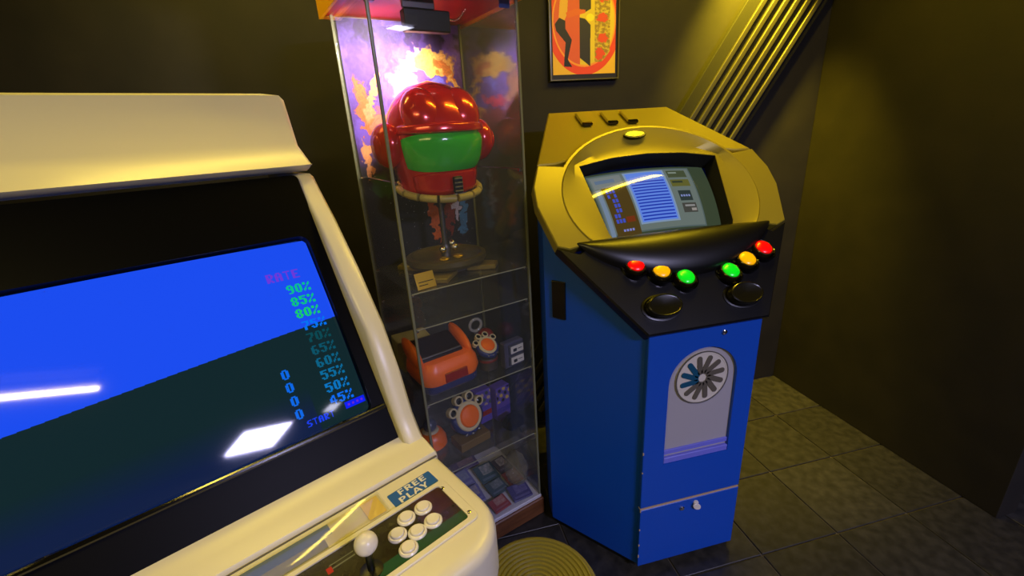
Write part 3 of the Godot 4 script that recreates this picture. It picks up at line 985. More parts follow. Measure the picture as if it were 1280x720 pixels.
	part(t, "panel_frame", xf(holed(sh.call(frame, Vector2(0, 0.0905)), sh.call(pn, Vector2(0, 0.0905)), Vector2(0, 0.0905), -0.001, 0.004, 0.0015), P), cream)
	sheet(t, "player_panel", 1, 1, func(u, v): return P * Vector3((u - 0.5) * 0.656, 0.0375 + v * 0.106, 0.0012), textured("panel print", panel_print(), 0.15))
	part(t, "card_strip", xf(rbox(Vector3(0.46, 0.055, 0.002), Vector3(0, 0.1835, 0.0015), 0.0005), P), mat("card cream", Color(0.80, 0.76, 0.55), 0.5))
	for c in [[0.13, 0.22, 0.196, Color(0.10, 0.28, 0.42), "card blue"], [0.03, 0.17, 0.170, Color(0.42, 0.42, 0.16), "card olive"], [0.208, 0.034, 0.1835, Color(0.85, 0.72, 0.03), "card yellow"], [-0.12, 0.20, 0.19, Color(0.10, 0.28, 0.42), "card blue"]]:
		part(t, "printed_card", xf(rbox(Vector3(c[1], 0.026 if c[1] > 0.05 else 0.05, 0.001), Vector3(c[0] - c[1] * (0.5 if c[1] > 0.2 else 0.0), c[2], 0.003 if c[1] > 0.1 else 0.0042), 0.0003), P), mat(c[4], c[3], 0.4))
	part(t, "strip_glass", xf(rbox(Vector3(0.462, 0.057, 0.002), Vector3(0, 0.1835, 0.007), 0.0005), P), mats["clear acrylic"])
	# free play sticker
	var st := part(t, "sticker", xf(prism(rrect(0.096, 0.040, 0.003, 3), 0.0, 0.0008, 0.0002), P * Transform3D(Basis(Vector3(0, 0, 1), 0.03), Vector3(0.289, 0.1755, 0.0))), mat("sticker blue", Color(0.06, 0.34, 0.66), 0.35))
	st.set_meta("label", "blue sticker reading FREE PLAY")
	var wl := mat("lettering white", Color(0.85, 0.84, 0.80), 0.5)
	lettering(st, "FREE", 0.0205, wl, P * Transform3D(Basis(Vector3(0, 0, 1), 0.03), Vector3(0.291, 0.1855, 0.001)), 1.35)
	lettering(st, "PLAY", 0.0205, wl, P * Transform3D(Basis(Vector3(0, 0, 1), 0.03), Vector3(0.285, 0.1655, 0.001)), 1.35)
	# buttons and sticks for two players
	var white: Material = mats["white plastic"]
	var btn := [[0.278, 0.117], [0.243, 0.118], [0.214, 0.096], [0.276, 0.078], [0.243, 0.077], [0.215, 0.058]]
	for pl in [0.0, -0.335]:
		for b in btn:
			var B := Transform3D(Basis(), Vector3(b[0] + pl, 0.8392, -b[1]))
			var ring := part(t, "button", xf(lathe([[0.0168, 0], [0.0168, 0.002], [0.0150, 0.0042], [0.0128, 0.0046], [0.0122, 0.0030]], 28), B), white)
			part(ring, "plunger", xf(lathe([[0.0118, 0.002], [0.0118, 0.0068], [0.0108, 0.0080], [0.005, 0.0078]], 24), B), white)
		var J := Transform3D(Basis(), Vector3(0.152 + pl, 0.8392, -0.066))
		var js := part(t, "joystick", xf(lathe([[0.0185, 0], [0.0185, 0.0015], [0.012, 0.003], [0.006, 0.0035], [0.006, 0.046]], 24), J), mats["black satin"])
		part(js, "ball_top", xf(ball(Vector3.ONE * 0.0185, Vector3(0, 0.058, 0), 32, 18), J), white)
	for s in [[0.318, 0.131], [0.322, 0.046], [-0.318, 0.131], [-0.322, 0.046], [0.0, 0.031]]:
		part(t, "screw", xf(lathe([[0.004, 0], [0.004, 0.001], [0.002, 0.002]], 14), Transform3D(Basis(), Vector3(s[0] + 0.012 * signf(s[0]), 0.8418, -s[1]))), mats["chrome"])

func panel_print() -> ImageTexture:
	var n := FastNoiseLite.new()
	n.frequency = 3.0
	return picture(656, 106, func(u: float, v: float) -> Color:
		var c := Color(0.20, 0.19, 0.09).lerp(Color(0.15, 0.13, 0.07), clampf(0.5 + n.get_noise_2d(u * 6, v), 0, 1))
		if v < 0.24:
			c = Color(0.13, 0.30, 0.20)
		if u > 0.9 and v > 0.45:
			c = c.lerp(Color(0.28, 0.14, 0.06), 0.5)
		var a := absf(u - 0.62)
		if u > 0.655 and u < 0.72 and (absf(v - 0.80) < 0.012 or absf(v - 0.72) < 0.012):
			c = Color(0.42, 0.44, 0.38)
		if u > 0.647 and u < 0.66 and v > 0.66 and v < 0.78:
			c = Color(0.70, 0.16, 0.12)
		return c)

func cabinet_screen() -> ImageTexture:
	var W := 608
	var H := 428
	var im := Image.create(W, H, false, Image.FORMAT_RGB8)
	# the picture is half refreshed: bright blue field above, dim teal field below
	var top := Color(0.10, 0.30, 0.94)
	var low := Color(0.06, 0.15, 0.17)
	for y in H:
		for x in W:
			var edge := 205.0 - (x - 500) * 0.06
			var c := top if y < edge else low
			if y > 330 and x < 500:
				c = c.lerp(Color(0.06, 0.12, 0.26), clampf((y - 330) / 70.0, 0, 1))
			im.set_pixel(x, y, c)
	# metres across and up the slope to pixels
	var X := func(a: float) -> int: return int((a + 0.304) * 1000)
	var Y := func(b: float) -> int: return int((0.528 - b) * 1000)
	stamp(im, "RATE", X.call(0.195), Y.call(0.462), 3, Color(0.42, 0.22, 0.85))
	var rows := ["90%", "85%", "80%", "75%", "70%", "65%", "60%", "55%", "50%", "45%"]
	for k in 10:
		var v := 0.416 - k * 0.0296 + 0.0105
		var c: Color = [Color(0.02, 0.75, 0.55), Color(0.02, 0.78, 0.48), Color(0.08, 0.80, 0.42), Color(0.0, 0.45, 0.95), Color(0.03, 0.28, 0.32), Color(0.03, 0.32, 0.40), Color(0.03, 0.38, 0.52), Color(0.03, 0.42, 0.62), Color(0.03, 0.45, 0.75), Color(0.03, 0.42, 0.95)][k]
		stamp(im, rows[k], X.call(0.226 + (0.004 if k > 2 else 0.0)), Y.call(v), 3, c)
		if k > 5:
			stamp(im, "0", X.call(0.158), Y.call(v), 3, Color(0.03, 0.40, 0.9))
	stamp(im, "START", X.call(0.172), Y.call(0.131), 2, Color(0.10, 0.25, 0.95))
	im.fill_rect(Rect2i(X.call(0.256), Y.call(0.136), 46, 15), Color(0.04, 0.12, 0.95))
	for j in 4:
		im.fill_rect(Rect2i(X.call(0.262) + j * 10, Y.call(0.131), 5, 5), Color(0.4, 0.15, 0.8))
	return ImageTexture.create_from_image(im)

# ------------------------------------------------------------------ helmet and its stand
func helmet_and_stand() -> void:
	var red: Material = mats["helmet red"]
	var T0 := in_case(0.208, 1.07, 0.185)
	var st := thing("helmet_stand", "round dark stand with splayed feet on the glass shelf carrying the red helmet", "stand", T0, CASE_YAW + 0.05)
	part(st, "dish", lathe([[0.11, 0.020], [0.128, 0.024], [0.136, 0.036], [0.134, 0.050], [0.120, 0.053], [0.112, 0.046], [0.095, 0.040], [0.02, 0.040]], 48), mat("stand bronze", Color(0.36, 0.33, 0.19), 0.32, 0.4))
	part(st, "base", lathe([[0.085, 0.0], [0.09, 0.004], [0.085, 0.022]], 6), mats["grey metal"], 20.0)
	for a in [-2.2, -0.75, 0.8, 2.35]:
		part(st, "foot", xf(prism(PackedVector2Array([Vector2(0.08, -0.045), Vector2(0.172, -0.026), Vector2(0.172, 0.026), Vector2(0.08, 0.045)]), 0.0, 0.016, 0.003), Transform3D(Basis(Vector3.UP, a) * Basis(Vector3(1, 0, 0), -PI / 2), Vector3(0, 0, 0))), mat("foot brass", Color(0.50, 0.44, 0.20), 0.4, 0.3))
	var rod := part(st, "rod", lathe([[0.016, 0.038], [0.016, 0.075], [0.009, 0.085], [0.009, 0.268]], 20), mats["grey metal"])
	for p in [Vector3(0.02, 0.085, 0.012), Vector3(-0.018, 0.07, 0.016), Vector3(0.024, 0.072, 0.02)]:
		part(rod, "clamp_knob", ball(Vector3.ONE * 0.012, p, 14, 10), mats["chrome"])
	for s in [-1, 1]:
		part(st, "lamp_glint", ball(Vector3(0.018, 0.008, 0.018), Vector3(s * 0.026, 0.043, 0.035), 18, 8), mat("brass", Color(0.75, 0.62, 0.15), 0.25, 0.7))  # two yellow lamp reflections on the dish, built as solid discs
	# plain toy helmet
	var h := thing("display_helmet", "glossy red display helmet with green visor inside the glass case", "helmet", in_case(0.208, 1.30, 0.185), CASE_YAW)
	var shell := []
	for k in 19:
		var f := k / 18.0
		var y := lerpf(0.04, 0.358, f)
		var a := clampf((y - 0.19) / 0.168, -0.9, 1.0)
		var r := sqrt(maxf(0.0, 1 - a * a))
		if y < 0.19:
			r = lerpf(0.80, 1.0, smoothstep(0.04, 0.19, y))
		var ring := PackedVector3Array()
		for i in 40:
			var th := TAU * i / 40
			ring.append(Vector3(cos(th) * 0.150 * maxf(r, 0.004), y, -sin(th) * 0.145 * maxf(r, 0.004)))
		shell.append(ring)
	part(h, "shell", loft(shell), red, 60.0)
	part(h, "visor", band(0.152, 0.148, 0.19, 0.100, 0.208, 1.05, 0.006), mat("visor green", Color(0.22, 0.74, 0.20), 0.15, 0.0, 0.6))
	part(h, "brow", band(0.153, 0.149, 0.19, 0.206, 0.236, 1.15, 0.012), red)
	part(h, "jaw", band(0.142, 0.140, 0.19, 0.03, 0.102, 1.1, 0.014), red)
	for s in [-1, 1]:
		var pod := part(h, "ear_pod", ball(Vector3(0.046, 0.066, 0.064), Vector3(s * 0.152, 0.180, 0.01), 28, 16), red)
		part(pod, "pod_cap", ball(Vector3(0.012, 0.034, 0.034), Vector3(s * 0.186, 0.180, 0.022), 20, 10), red)
		part(h, "crest", xf(ball(Vector3(0.062, 0.075, 0.05), Vector3.ZERO, 28, 16), Transform3D(Basis(Vector3(1, 0, 0), -0.45), Vector3(s * 0.060, 0.262, 0.078))), red)
	for k in 14:
		var a := TAU * (k + 0.5) / 14
		var path := []
		for j in 4:
			var b := a + (j - 1.5) / 3.0 * TAU / 14 * 0.86
			path.append(Vector3(sin(b) * 0.128, 0.045 - cos(b) * 0.026, cos(b) * 0.125 + 0.006))
		part(h, "collar_segment", tube(path, 0.0115, 10), mat("collar cream", Color(0.66, 0.60, 0.30), 0.4))
	var grille := part(h, "chin_grille", rbox(Vector3(0.030, 0.05, 0.012), Vector3(0, 0.06, 0.146), 0.004), mats["black satin"])
	for k in 4:
		part(grille, "slat", rbox(Vector3(0.026, 0.004, 0.004), Vector3(0, 0.042 + k * 0.012, 0.153), 0.001), mats["grey metal"])
	# little brass plate at the front of the shelf
	var np := thing("brass_plate", "small shiny brass plate with two engraved lines leaning at the shelf front", "plate", in_case(0.068, 1.0705, 0.026), CASE_YAW + 0.1)
	part(np, "plate", xf(rbox(Vector3(0.062, 0.05, 0.004), Vector3(0, 0.025, 0), 0.001), Transform3D(Basis(Vector3(1, 0, 0), -0.35), Vector3.ZERO)), mat("placard brass", Color(0.80, 0.66, 0.16), 0.3, 0.5))
	for k in 2:
		part(np, "engraved_line", xf(rbox(Vector3(0.05 - 0.02 * k, 0.0025, 0.001), Vector3(-0.01 * k, 0.022 - 0.010 * k, 0.0022), 0.0004), Transform3D(Basis(Vector3(1, 0, 0), -0.35), Vector3.ZERO)), mats["black dull"])

# part of a round band around the front of the helmet, between two heights
func band(rx: float, rz: float, ymid: float, y0: float, y1: float, half: float, out: float) -> PackedVector3Array:
	var o := PackedVector3Array()
	var nu := 32
	var nv := 8
	var f := func(i: int, j: int, d: float) -> Vector3:
		var u := float(i) / nu * 2 - 1
		var v := float(j) / nv
		var round_off := 1.0 - 0.25 * pow(absf(u), 4)
		var y := lerpf(lerpf(y0, (y0 + y1) / 2, 1 - round_off), lerpf(y1, (y0 + y1) / 2, 1 - round_off), v)
		var a := (y - ymid) / 0.168
		var r := sqrt(maxf(0, 1 - a * a)) if y > ymid else lerpf(0.80, 1.0, smoothstep(0.04, 0.19, y))
		var e := d * (1 - pow(absf(u), 8)) * (1 - pow(absf(v * 2 - 1), 6))
		return Vector3(sin(u * half) * (rx * r + e), y, cos(u * half) * (rz * r + e))
	for j in nv:
		for i in nu:
			quad(o, f.call(i, j, out), f.call(i + 1, j, out), f.call(i + 1, j + 1, out), f.call(i, j + 1, out))
			quad(o, f.call(i, j, -0.008), f.call(i, j + 1, -0.008), f.call(i + 1, j + 1, -0.008), f.call(i + 1, j, -0.008))
	for i in nu:
		quad(o, f.call(i, 0, -0.008), f.call(i + 1, 0, -0.008), f.call(i + 1, 0, out), f.call(i, 0, out))
		quad(o, f.call(i, nv, out), f.call(i + 1, nv, out), f.call(i + 1, nv, -0.008), f.call(i, nv, -0.008))
	return o

# ------------------------------------------------------------------ poster and the slatted panel
func poster_and_shutter() -> void:
	var t := thing("framed_poster", "framed orange and yellow poster of a dancing figure on the black wall", "poster", Vector3(0.783, 1.685, -1.948))
	var W := 0.308
	var H := 0.46
	part(t, "backing", rbox(Vector3(W, H, 0.012), Vector3(0, H / 2, 0.007), 0.001), mat("poster mat", Color(0.07, 0.065, 0.04), 0.5))
	sheet(t, "print", 1, 1, func(u, v): return Vector3((u - 0.5) * 0.278, 0.024 + v * 0.412, 0.0136), textured("poster print", poster_print(), 0.5))
	part(t, "frame", holed(PackedVector2Array([Vector2(-W / 2, 0), Vector2(W / 2, 0), Vector2(W / 2, H), Vector2(-W / 2, H)]), PackedVector2Array([Vector2(-W / 2 + 0.006, 0.006), Vector2(W / 2 - 0.006, 0.006), Vector2(W / 2 - 0.006, H - 0.006), Vector2(-W / 2 + 0.006, H - 0.006)]), Vector2(0, H / 2), 0.0, 0.022, 0.0015), mat("clear frame", Color(0.38, 0.36, 0.20), 0.2))
	# slatted panel leaning into the corner behind the kiosk
	var ang := deg_to_rad(56.0)
	var s := thing("slatted_panel", "black slatted panel leaning across the corner behind the blue kiosk", "panel", Vector3(0.52, 0.0, -1.90))
	# origin of the panel's own frame: a point on its first slat, y running up the slat
	var B := Transform3D(Basis(Vector3(0, 0, 1), ang - PI / 2), Vector3(1.257 - 0.52, 1.483, 0))
	var L := 2.46
	var mid := -1.575 + L / 2
	part(s, "board", xf(rbox(Vector3(0.345, L, 0.016), Vector3(0.1175, mid, -0.01), 0.003), B), mat("panel black", Color(0.02, 0.018, 0.015), 0.8))
	for k in 6:
		part(s, "slat", xf(rbox(Vector3(0.023, L - 0.03, 0.014), Vector3(0.01 + k * 0.047, mid, 0.005), 0.004), B), mat("slat grey", Color(0.19, 0.18, 0.15), 0.5))

func poster_print() -> ImageTexture:
	var n := FastNoiseLite.new()
	n.frequency = 1.0
	var P := func(a: Array) -> Array:
		var o := []
		for k in range(0, a.size(), 2):
			o.append(Vector2(a[k], a[k + 1]))
		return o
	# pixel frame of the drawing: x 90..580, y 610 (bottom) up to -315
	var legs: Array = P.call([110, 190, 145, 140, 190, 165, 190, 230, 238, 320, 205, 480, 238, 545, 175, 540, 178, 480, 190, 340, 120, 245])
	var torso: Array = P.call([165, -80, 215, -70, 205, 110, 182, 165, 140, 140, 150, 20])
	var arm: Array = P.call([195, 100, 265, 70, 345, 78, 342, 104, 250, 130, 205, 145])
	var dark: Array = P.call([298, 140, 340, 150, 382, 200, 380, 545, 298, 470])
	var dark2: Array = P.call([298, -200, 385, -200, 385, 70, 340, 100, 298, 70])
	return picture(280, 412, func(u: float, v: float) -> Color:
		var p := Vector2(90 + u * 490, 610 - v * 925)
		var c := Color(0.93, 0.74, 0.12)
		var d := Vector2((p.x - 335) / 285.0, (p.y - 170) / 440.0).length()
		if d < 1.02:
			c = Color(0.92, 0.28, 0.02)
		if d < 0.86:
			c = Color(0.96, 0.62, 0.16)
		if d < 0.82:
			c = Color(0.86, 0.36, 0.20) if p.x < 300 else Color(0.90, 0.80, 0.12)
		if p.x > 415 and p.x < 535 and p.y < 510 and d < 0.9:
			var k := n.get_noise_2d(p.x * 0.03, p.y * 0.03)
			c = Color(0.62, 0.50, 0.06).lerp(Color(0.85, 0.75, 0.15), clampf(0.5 + k * 2.0, 0, 1))
			for s in [[475, 145, 44, 36], [478, 310, 40, 36], [455, 440, 36, 50], [480, -20, 40, 36], [470, -160, 40, 40]]:
				if Vector2((p.x - s[0]) / s[2], (p.y - s[1]) / s[3]).length() < 1.0 + k * 0.6:
					c = Color(0.90, 0.30, 0.03)
		if inside(p, dark) or inside(p, dark2):
			c = Color(0.14, 0.13, 0.05)
		if Vector2(p.x - 380, p.y - 140).length() < 30:
			c = Color(0.98, 0.92, 0.10)
		if inside(p, torso):
			c = Color(0.90, 0.70, 0.24)
		if inside(p, arm):
			c = Color(0.88, 0.40, 0.10)
		if inside(p, legs):
			c = Color(0.09, 0.07, 0.05)
		if Vector2((p.x - 195) / 24.0, (p.y + 115) / 32.0).length() < 1.0:
			c = Color(0.82, 0.50, 0.20)
		return c)

# ------------------------------------------------------------------ stool
func stool() -> void:
	var t := thing("round_stool", "round stool with ridged yellow-olive seat between the cabinet and the kiosk", "stool", Vector3(0.172, 0, -0.742))
	var prof := [[0.10, 0.40], [0.148, 0.402], [0.156, 0.412], [0.157, 0.430], [0.151, 0.443]]
	var r := 0.145
	while r > 0.012:
		prof.append([r, 0.4455])
		prof.append([r - 0.004, 0.450])
		prof.append([r - 0.008, 0.450])
		prof.append([r - 0.0105, 0.4455])
		r -= 0.0118
	part(t, "seat", lathe(prof, 64), mat("stool vinyl", Color(0.46, 0.43, 0.16), 0.5), 25.0)
	part(t, "column", lathe([[0.025, 0.03], [0.025, 0.40]], 20), mats["black satin"])
	part(t, "foot_plate", lathe([[0.14, 0.0], [0.145, 0.006], [0.14, 0.014], [0.05, 0.022], [0.03, 0.04]], 40), mats["black satin"])

# ------------------------------------------------------------------ things on the shelves
func paw_pad(called: String, label: String, at: Vector3, yaw: float, lean: float, s: float) -> void:
	var t := thing(called, label, "game controller", at, yaw)
	var B := Transform3D(Basis(Vector3(1, 0, 0), lean).scaled(Vector3.ONE * s), Vector3.ZERO)
	# lies in x-y, its face towards +z, lowest point at the origin
	var out := PackedVector2Array()
	for i in 40:
		var a := TAU * i / 40
		var r := 0.058 * (1.0 + 0.10 * sin(a) + 0.03 * cos(4 * a))
		out.append(Vector2(cos(a) * r * 0.95, 0.058 + sin(a) * r))
	part(t, "body", xf(prism(out, 0.0, 0.030, 0.008), B), mats["toy blue"], 60.0)
	part(t, "face_ring", xf(holed(ellipse(Vector2(0, 0.066), 0.045, 0.046, 36), ellipse(Vector2(0, 0.066), 0.034, 0.035, 36), Vector2(0, 0.066), 0.026, 0.036, 0.003), B), mats["cream toy"])
	part(t, "big_button", xf(lathe([[0.034, 0.026], [0.034, 0.036], [0.030, 0.041], [0.015, 0.044], [0.004, 0.0445]], 32), B * Transform3D(Basis(Vector3(1, 0, 0), PI / 2), Vector3(0, 0.066, 0))), mats["orange plastic"])
	for k in 4:
		var a: float = [2.62, 1.92, 1.22, 0.52][k]
		var c := Vector2(cos(a) * 0.056, 0.066 + sin(a) * 0.060)
		var toe := part(t, "toe_ring", xf(holed(ellipse(c, 0.0155, 0.0155, 20), ellipse(c, 0.0105, 0.0105, 20), c, 0.012, 0.035, 0.002), B), mats["cream toy"])
		part(toe, "toe_button", xf(lathe([[0.0105, 0.012], [0.0105, 0.030], [0.006, 0.033]], 16), B * Transform3D(Basis(Vector3(1, 0, 0), PI / 2), Vector3(c.x, c.y, 0))), mats["black gloss"])
	for k in 3:
		part(t, "small_key", xf(ball(Vector3(0.007, 0.004, 0.003), Vector3(-0.024 + k * 0.024, 0.014 - 0.004 * (k % 2), 0.029), 12, 8), B), mats["grey metal"])

func shelf_things() -> void:
	# orange toy console
	var c := thing("toy_console", "orange toy games console with dark lid and blue underside in the glass case", "toy console", in_case(0.121, 0.6905, 0.125), CASE_YAW + 0.06)
	c.scale = Vector3.ONE * 1.06
	part(c, "base", rbox(Vector3(0.190, 0.045, 0.165), Vector3(0, 0.0225, 0), 0.012, 0.035), mats["toy blue"])
	part(c, "shell", loft([oval_box(0.098, 0.086, 0.035, 0.045), oval_box(0.104, 0.090, 0.055, 0.045), oval_box(0.100, 0.085, 0.085, 0.045), oval_box(0.088, 0.070, 0.105, 0.04)]), mats["orange plastic"], 50.0)
	part(c, "lid", xf(rbox(Vector3(0.150, 0.012, 0.105), Vector3.ZERO, 0.004, 0.008), Transform3D(Basis(Vector3(1, 0, 0), 0.35), Vector3(-0.012, 0.122, -0.01))), mat("lid brown", Color(0.10, 0.05, 0.07), 0.2))
	part(c, "lid_bar", xf(rbox(Vector3(0.140, 0.004, 0.006), Vector3(0, 0.008, 0.042), 0.001), Transform3D(Basis(Vector3(1, 0, 0), 0.35), Vector3(-0.012, 0.122, -0.01))), mats["grey metal"])
	for s in [-1, 1]:
		part(c, "shoulder", xf(ball(Vector3(0.016, 0.032, 0.075), Vector3.ZERO, 20, 12), Transform3D(Basis(Vector3(1, 0, 0), 0.35), Vector3(s * 0.086 - 0.004, 0.120, -0.015))), mats["orange plastic"])
	part(c, "badge", xf(rbox(Vector3(0.080, 0.032, 0.006), Vector3.ZERO, 0.003, 0.004), Transform3D(Basis(Vector3(1, 0, 0), -0.12), Vector3(0.005, 0.055, 0.089))), mat("badge red", Color(0.55, 0.06, 0.03), 0.35))
	for p in [Vector3(0.062, 0.035, 0.078), Vector3(0.078, 0.042, 0.070), Vector3(0.072, 0.022, 0.075)]:
		part(c, "key", ball(Vector3(0.008, 0.006, 0.006), p, 14, 8), mats["chrome"])
	# small paw pad propped on a pot
	var pot := thing("grey_pot", "small grey-brown pot under the upper paw-shaped controller", "pot", in_case(0.286, 0.6905, 0.098), CASE_YAW)
	part(pot, "pot_body", lathe([[0.030, 0], [0.034, 0.002], [0.036, 0.045], [0.034, 0.048], [0.02, 0.048]], 28), mat("pot grey", Color(0.22, 0.19, 0.15), 0.5))
	part(pot, "pot_band", lathe([[0.0362, 0.034], [0.0375, 0.036], [0.0375, 0.042], [0.0362, 0.044], [0.0362, 0.034]], 28, false), mat("pot band", Color(0.45, 0.12, 0.05), 0.5))
	paw_pad("paw_controller", "blue and orange paw-shaped controller lying on the grey-brown pot", in_case(0.284, 0.742, 0.052), CASE_YAW + 0.1, -0.95, 0.76)
	# twin cartridge pack
	var pk := thing("cartridge_pack", "clear pack with two white-labelled grey cartridges beside the upper paw controller", "cartridge pack", in_case(0.368, 0.6905, 0.055), CASE_YAW + 0.08)
	part(pk, "tray", rbox(Vector3(0.086, 0.10, 0.03), Vector3(0, 0.05, -0.004), 0.004), mat("tray violet", Color(0.28, 0.27, 0.33), 0.4))
	for k in 2:
		var ct := part(pk, "cartridge", rbox(Vector3(0.066, 0.038, 0.012), Vector3(0.006, 0.028 + 0.043 * k, 0.012), 0.002), mat("cartridge grey", Color(0.24, 0.24, 0.26), 0.5))
		var lb := part(ct, "paper_label", rbox(Vector3(0.056, 0.028, 0.001), Vector3(0.008, 0.028 + 0.043 * k, 0.0185), 0.0003), mat("label white", Color(0.78, 0.77, 0.72), 0.6))
		part(ct, "label_mark", rbox(Vector3(0.016, 0.012, 0.0006), Vector3(-0.002, 0.026 + 0.043 * k, 0.0193), 0.0002), mats["black dull"])
		part(ct, "label_line", rbox(Vector3(0.018, 0.003, 0.0006), Vector3(0.02, 0.028 + 0.043 * k, 0.0193), 0.0002), mats["black dull"])
	one("orange_ball", "small dark orange ball at the back of the shelf with the toy console", "ball", in_case(0.375, 0.69, 0.27), 0, ball(Vector3.ONE * 0.034, Vector3(0, 0.034, 0), 24, 14), mat("dull orange", Color(0.50, 0.10, 0.03), 0.4))
	one("flat_box", "pale olive flat box, lower of the two stacked behind the toy console", "box", in_case(0.082, 0.6905, 0.298), CASE_YAW + 0.08, rbox(Vector3(0.125, 0.075, 0.08), Vector3(0, 0.0375, 0), 0.002), mat("box olive", Color(0.62, 0.58, 0.34), 0.5))
	one("flat_box", "pale olive flat box, upper of the two stacked behind the toy console", "box", in_case(0.078, 0.7660, 0.298), CASE_YAW - 0.06, rbox(Vector3(0.125, 0.045, 0.085), Vector3(0, 0.0225, 0), 0.002), mats["box olive"])
	var ac := thing("acrylic_stand", "small clear acrylic ring stand behind the upper paw controller", "stand", in_case(0.30, 0.69, 0.20), CASE_YAW)
	part(ac, "post", lathe([[0.022, 0], [0.022, 0.004], [0.008, 0.006], [0.007, 0.10]], 20), mats["clear acrylic"])
	part(ac, "ring", mv(tube(ring_path(0.024), 0.006, 10, true), Vector3(0, 0.13, 0)), pane("cloudy acrylic", Color(0.85, 0.85, 0.8), 0.25, 0.1))
	# shelf below
	paw_pad("paw_controller", "large blue paw-shaped controller with orange button standing on the lower glass shelf", in_case(0.185, 0.438, 0.10), CASE_YAW + 0.16, -0.35, 1.2)
	one("brown_box", "flat yellowish brown box under the big paw controller", "box", in_case(0.195, 0.3955, 0.115), CASE_YAW + 0.1, rbox(Vector3(0.13, 0.034, 0.075), Vector3(0, 0.017, 0), 0.002), mat("box ochre", Color(0.42, 0.33, 0.14), 0.6))
	var j := thing("toy_joystick", "orange toy joystick with grey-blue ball beside the big paw controller", "joystick", in_case(0.066, 0.3955, 0.19), CASE_YAW + 0.2)
	part(j, "base", lathe([[0.052, 0], [0.058, 0.006], [0.056, 0.030], [0.046, 0.052], [0.030, 0.062]], 36), mats["orange plastic"])
	part(j, "collar", lathe([[0.03, 0.058], [0.032, 0.062], [0.026, 0.068]], 28), mats["cream toy"])
	part(j, "ball_knob", ball(Vector3.ONE * 0.026, Vector3(0, 0.085, 0), 26, 16), mat("knob slate", Color(0.22, 0.25, 0.33), 0.3))
	for k in 2:
		var g := thing("purple_pack", ["purple toy pack with yellow and white print standing beside the shiny black box", "purple toy pack with red and cream print standing beside the big paw controller"][k], "toy pack", in_case([0.368, 0.292][k], 0.3955, [0.18, 0.20][k]), CASE_YAW + [0.15, 0.1][k])
		part(g, "box_body", rbox(Vector3(0.070, 0.15, 0.045), Vector3(0, 0.075, 0), 0.003), mat("pack purple", Color(0.34, 0.27, 0.62), 0.35))
		sheet(g, "printed_top", 1, 1, func(u, v): return Vector3((u - 0.5) * 0.066, 0.081 + v * 0.064, 0.0232), textured("pack print " + str(k), picture(64, 48, func(u, v):
			var a: float = sin(u * 9 + k * 2 + 3 * v) * cos(v * 8 + k - 2 * u)
			if a > 0.45: return [Color(0.75, 0.65, 0.35), Color(0.70, 0.60, 0.50)][k]
			if a < -0.5: return [Color(0.10, 0.06, 0.18), Color(0.25, 0.30, 0.25)][k]
			return Color(0.36, 0.30, 0.60)), 0.4))
		part(g, "printed_band", rbox(Vector3(0.066, 0.022, 0.002), Vector3(0, 0.045, 0.023), 0.0004), mat("band " + str(k), [Color(0.24, 0.20, 0.55), Color(0.55, 0.12, 0.10)][k], 0.4))
	one("black_box", "shiny black rounded box in front of a purple toy pack", "box", in_case(0.365, 0.3955, 0.085), CASE_YAW + 0.2, rbox(Vector3(0.085, 0.06, 0.07), Vector3(0, 0.03, 0), 0.02, 0.025), mats["black gloss"])

func oval_box(hx: float, hz: float, y: float, r: float) -> PackedVector3Array:
	var o := PackedVector3Array()
	for p in rrect(hx * 2, hz * 2, r, 8):
		o.append(Vector3(p.x, y, -p.y))
	return o

func ring_path(r: float) -> Array:
	var o := []
	for i in 28:
		o.append(Vector3(cos(TAU * i / 28) * r, sin(TAU * i / 28) * r, 0))
	return o

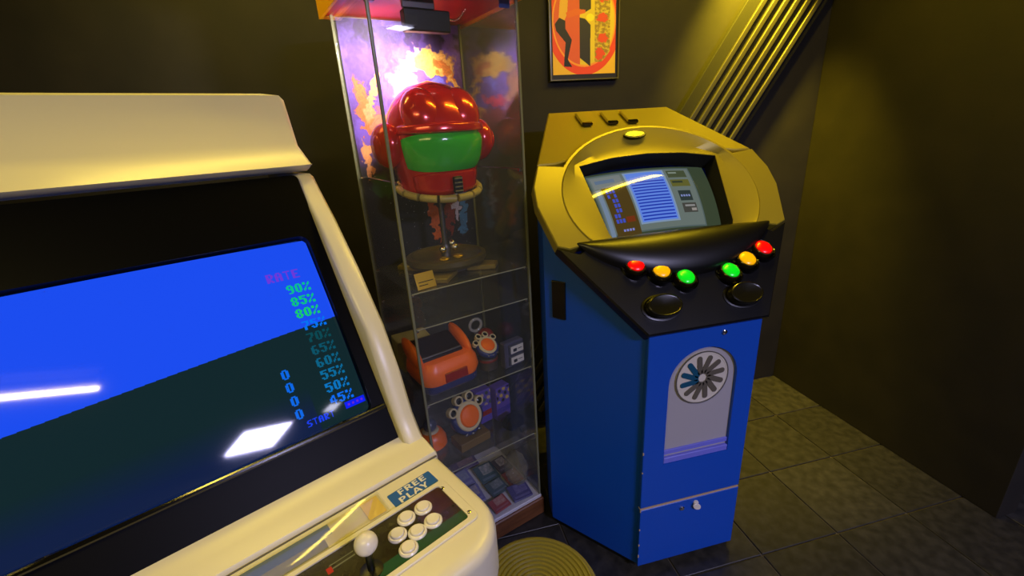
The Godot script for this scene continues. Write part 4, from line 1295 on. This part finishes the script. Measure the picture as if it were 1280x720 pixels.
# ------------------------------------------------------------------ game cases on the base of the display case
func base_things() -> void:
	var rng := RandomNumberGenerator.new()
	rng.seed = 21
	# across, depth, turn, width, length, colour of the sleeve, colour of the print, what it is
	var rows := [
		[0.055, 0.05, 0.05, 0.085, 0.075, Color(0.36, 0.36, 0.58), Color(0.62, 0.60, 0.66), "lavender sleeve, pale picture, front corner"],
		[0.155, 0.05, -0.05, 0.085, 0.075, Color(0.38, 0.38, 0.60), Color(0.50, 0.55, 0.62), "lavender sleeve with a grey-blue picture, at the front"],
		[0.255, 0.045, 0.1, 0.075, 0.06, Color(0.55, 0.16, 0.15), Color(0.66, 0.55, 0.50), "red sleeve with a cream picture, at the front"],
		[0.355, 0.05, -0.1, 0.085, 0.075, Color(0.18, 0.17, 0.42), Color(0.30, 0.28, 0.55), "dark blue sleeve beside the plastic bag"],
		[0.065, 0.145, 0.1, 0.095, 0.085, Color(0.34, 0.34, 0.62), Color(0.55, 0.50, 0.48), "violet sleeve with a brownish picture"],
		[0.180, 0.145, -0.05, 0.095, 0.085, Color(0.36, 0.36, 0.60), Color(0.58, 0.54, 0.52), "violet sleeve with a cream figure print"],
		[0.290, 0.125, 0.1, 0.080, 0.07, Color(0.16, 0.26, 0.28), Color(0.42, 0.44, 0.46), "teal sleeve with a grey picture"],
		[0.375, 0.135, 0.05, 0.070, 0.07, Color(0.50, 0.17, 0.08), Color(0.72, 0.68, 0.62), "rust sleeve with a white label"],
		[0.07, 0.245, -0.05, 0.095, 0.09, Color(0.30, 0.36, 0.55), Color(0.45, 0.52, 0.55), "slate sleeve with a bluish picture"],
		[0.185, 0.245, 0.05, 0.095, 0.09, Color(0.36, 0.38, 0.62), Color(0.42, 0.48, 0.56), "slate blue sleeve with pink top edge"],
		[0.295, 0.22, 0.0, 0.085, 0.095, Color(0.14, 0.27, 0.30), Color(0.70, 0.66, 0.62), "dark teal sleeve with a white label"],
		[0.375, 0.225, 0.12, 0.065, 0.08, Color(0.20, 0.16, 0.18), Color(0.74, 0.70, 0.62), "black sleeve with a white label"],
		[0.10, 0.325, 0.05, 0.12, 0.055, Color(0.28, 0.20, 0.36), Color(0.36, 0.28, 0.40), "plum sleeve at the back"],
		[0.24, 0.325, 0.0, 0.12, 0.055, Color(0.24, 0.18, 0.30), Color(0.42, 0.25, 0.25), "dark plum sleeve at the back"],
	]
	for r in rows:
		var t := thing("game_case", "flat game case in the case base, " + r[7], "game case", in_case(r[0], 0.095, r[1]), CASE_YAW + r[2], "game cases lying on the base of the display case")
		var w: float = r[3]
		var d: float = r[4]
		var tilt := Transform3D(Basis(Vector3(1, 0, 0), 0.16), Vector3(0, 0.004 + d * 0.08, 0))
		part(t, "case_shell", xf(rbox(Vector3(w, 0.008, d), Vector3(0, 0.004, 0), 0.0015), tilt), mat("sleeve " + r[7], (r[5] as Color).lerp(Color(0.75, 0.75, 0.85), 0.15), 0.25))
		var a: Color = (r[6] as Color).lerp(Color(0.9, 0.9, 0.9), 0.3)
		var b: Color = r[5]
		part(t, "picture_panel", xf(rbox(Vector3(w * 0.62, 0.001, d * 0.52), Vector3(w * 0.08, 0.0086, -d * 0.16), 0.0003), tilt), mottled("print " + r[7] + str(rng.randi() % 9), a, a.lerp(b, 0.7), 0.025, 9.0, 0.3))
		part(t, "title_strip", xf(rbox(Vector3(w * 0.8, 0.0008, d * 0.12), Vector3(0, 0.0085, d * 0.32), 0.0002), tilt), mat("strip " + r[7], b.lerp(Color(0.7, 0.7, 0.85), 0.35), 0.3))
	# crumpled clear plastic bag in the corner
	var n := FastNoiseLite.new()
	n.frequency = 30.0
	var s := ball(Vector3(0.045, 0.075, 0.055), Vector3(0, 0.078, 0), 28, 20)
	for i in s.size():
		var c := s[i] - Vector3(0, 0.078, 0)
		s[i] = Vector3(0, 0.078, 0) + c * (1.0 + 0.22 * n.get_noise_3dv(c))
	var bag := one("plastic_bag", "crumpled clear plastic bag standing at the end of the game cases", "bag", in_case(0.368, 0.112, 0.09), CASE_YAW, s, pane("bag film", Color(0.55, 0.53, 0.40), 0.32, 0.04))
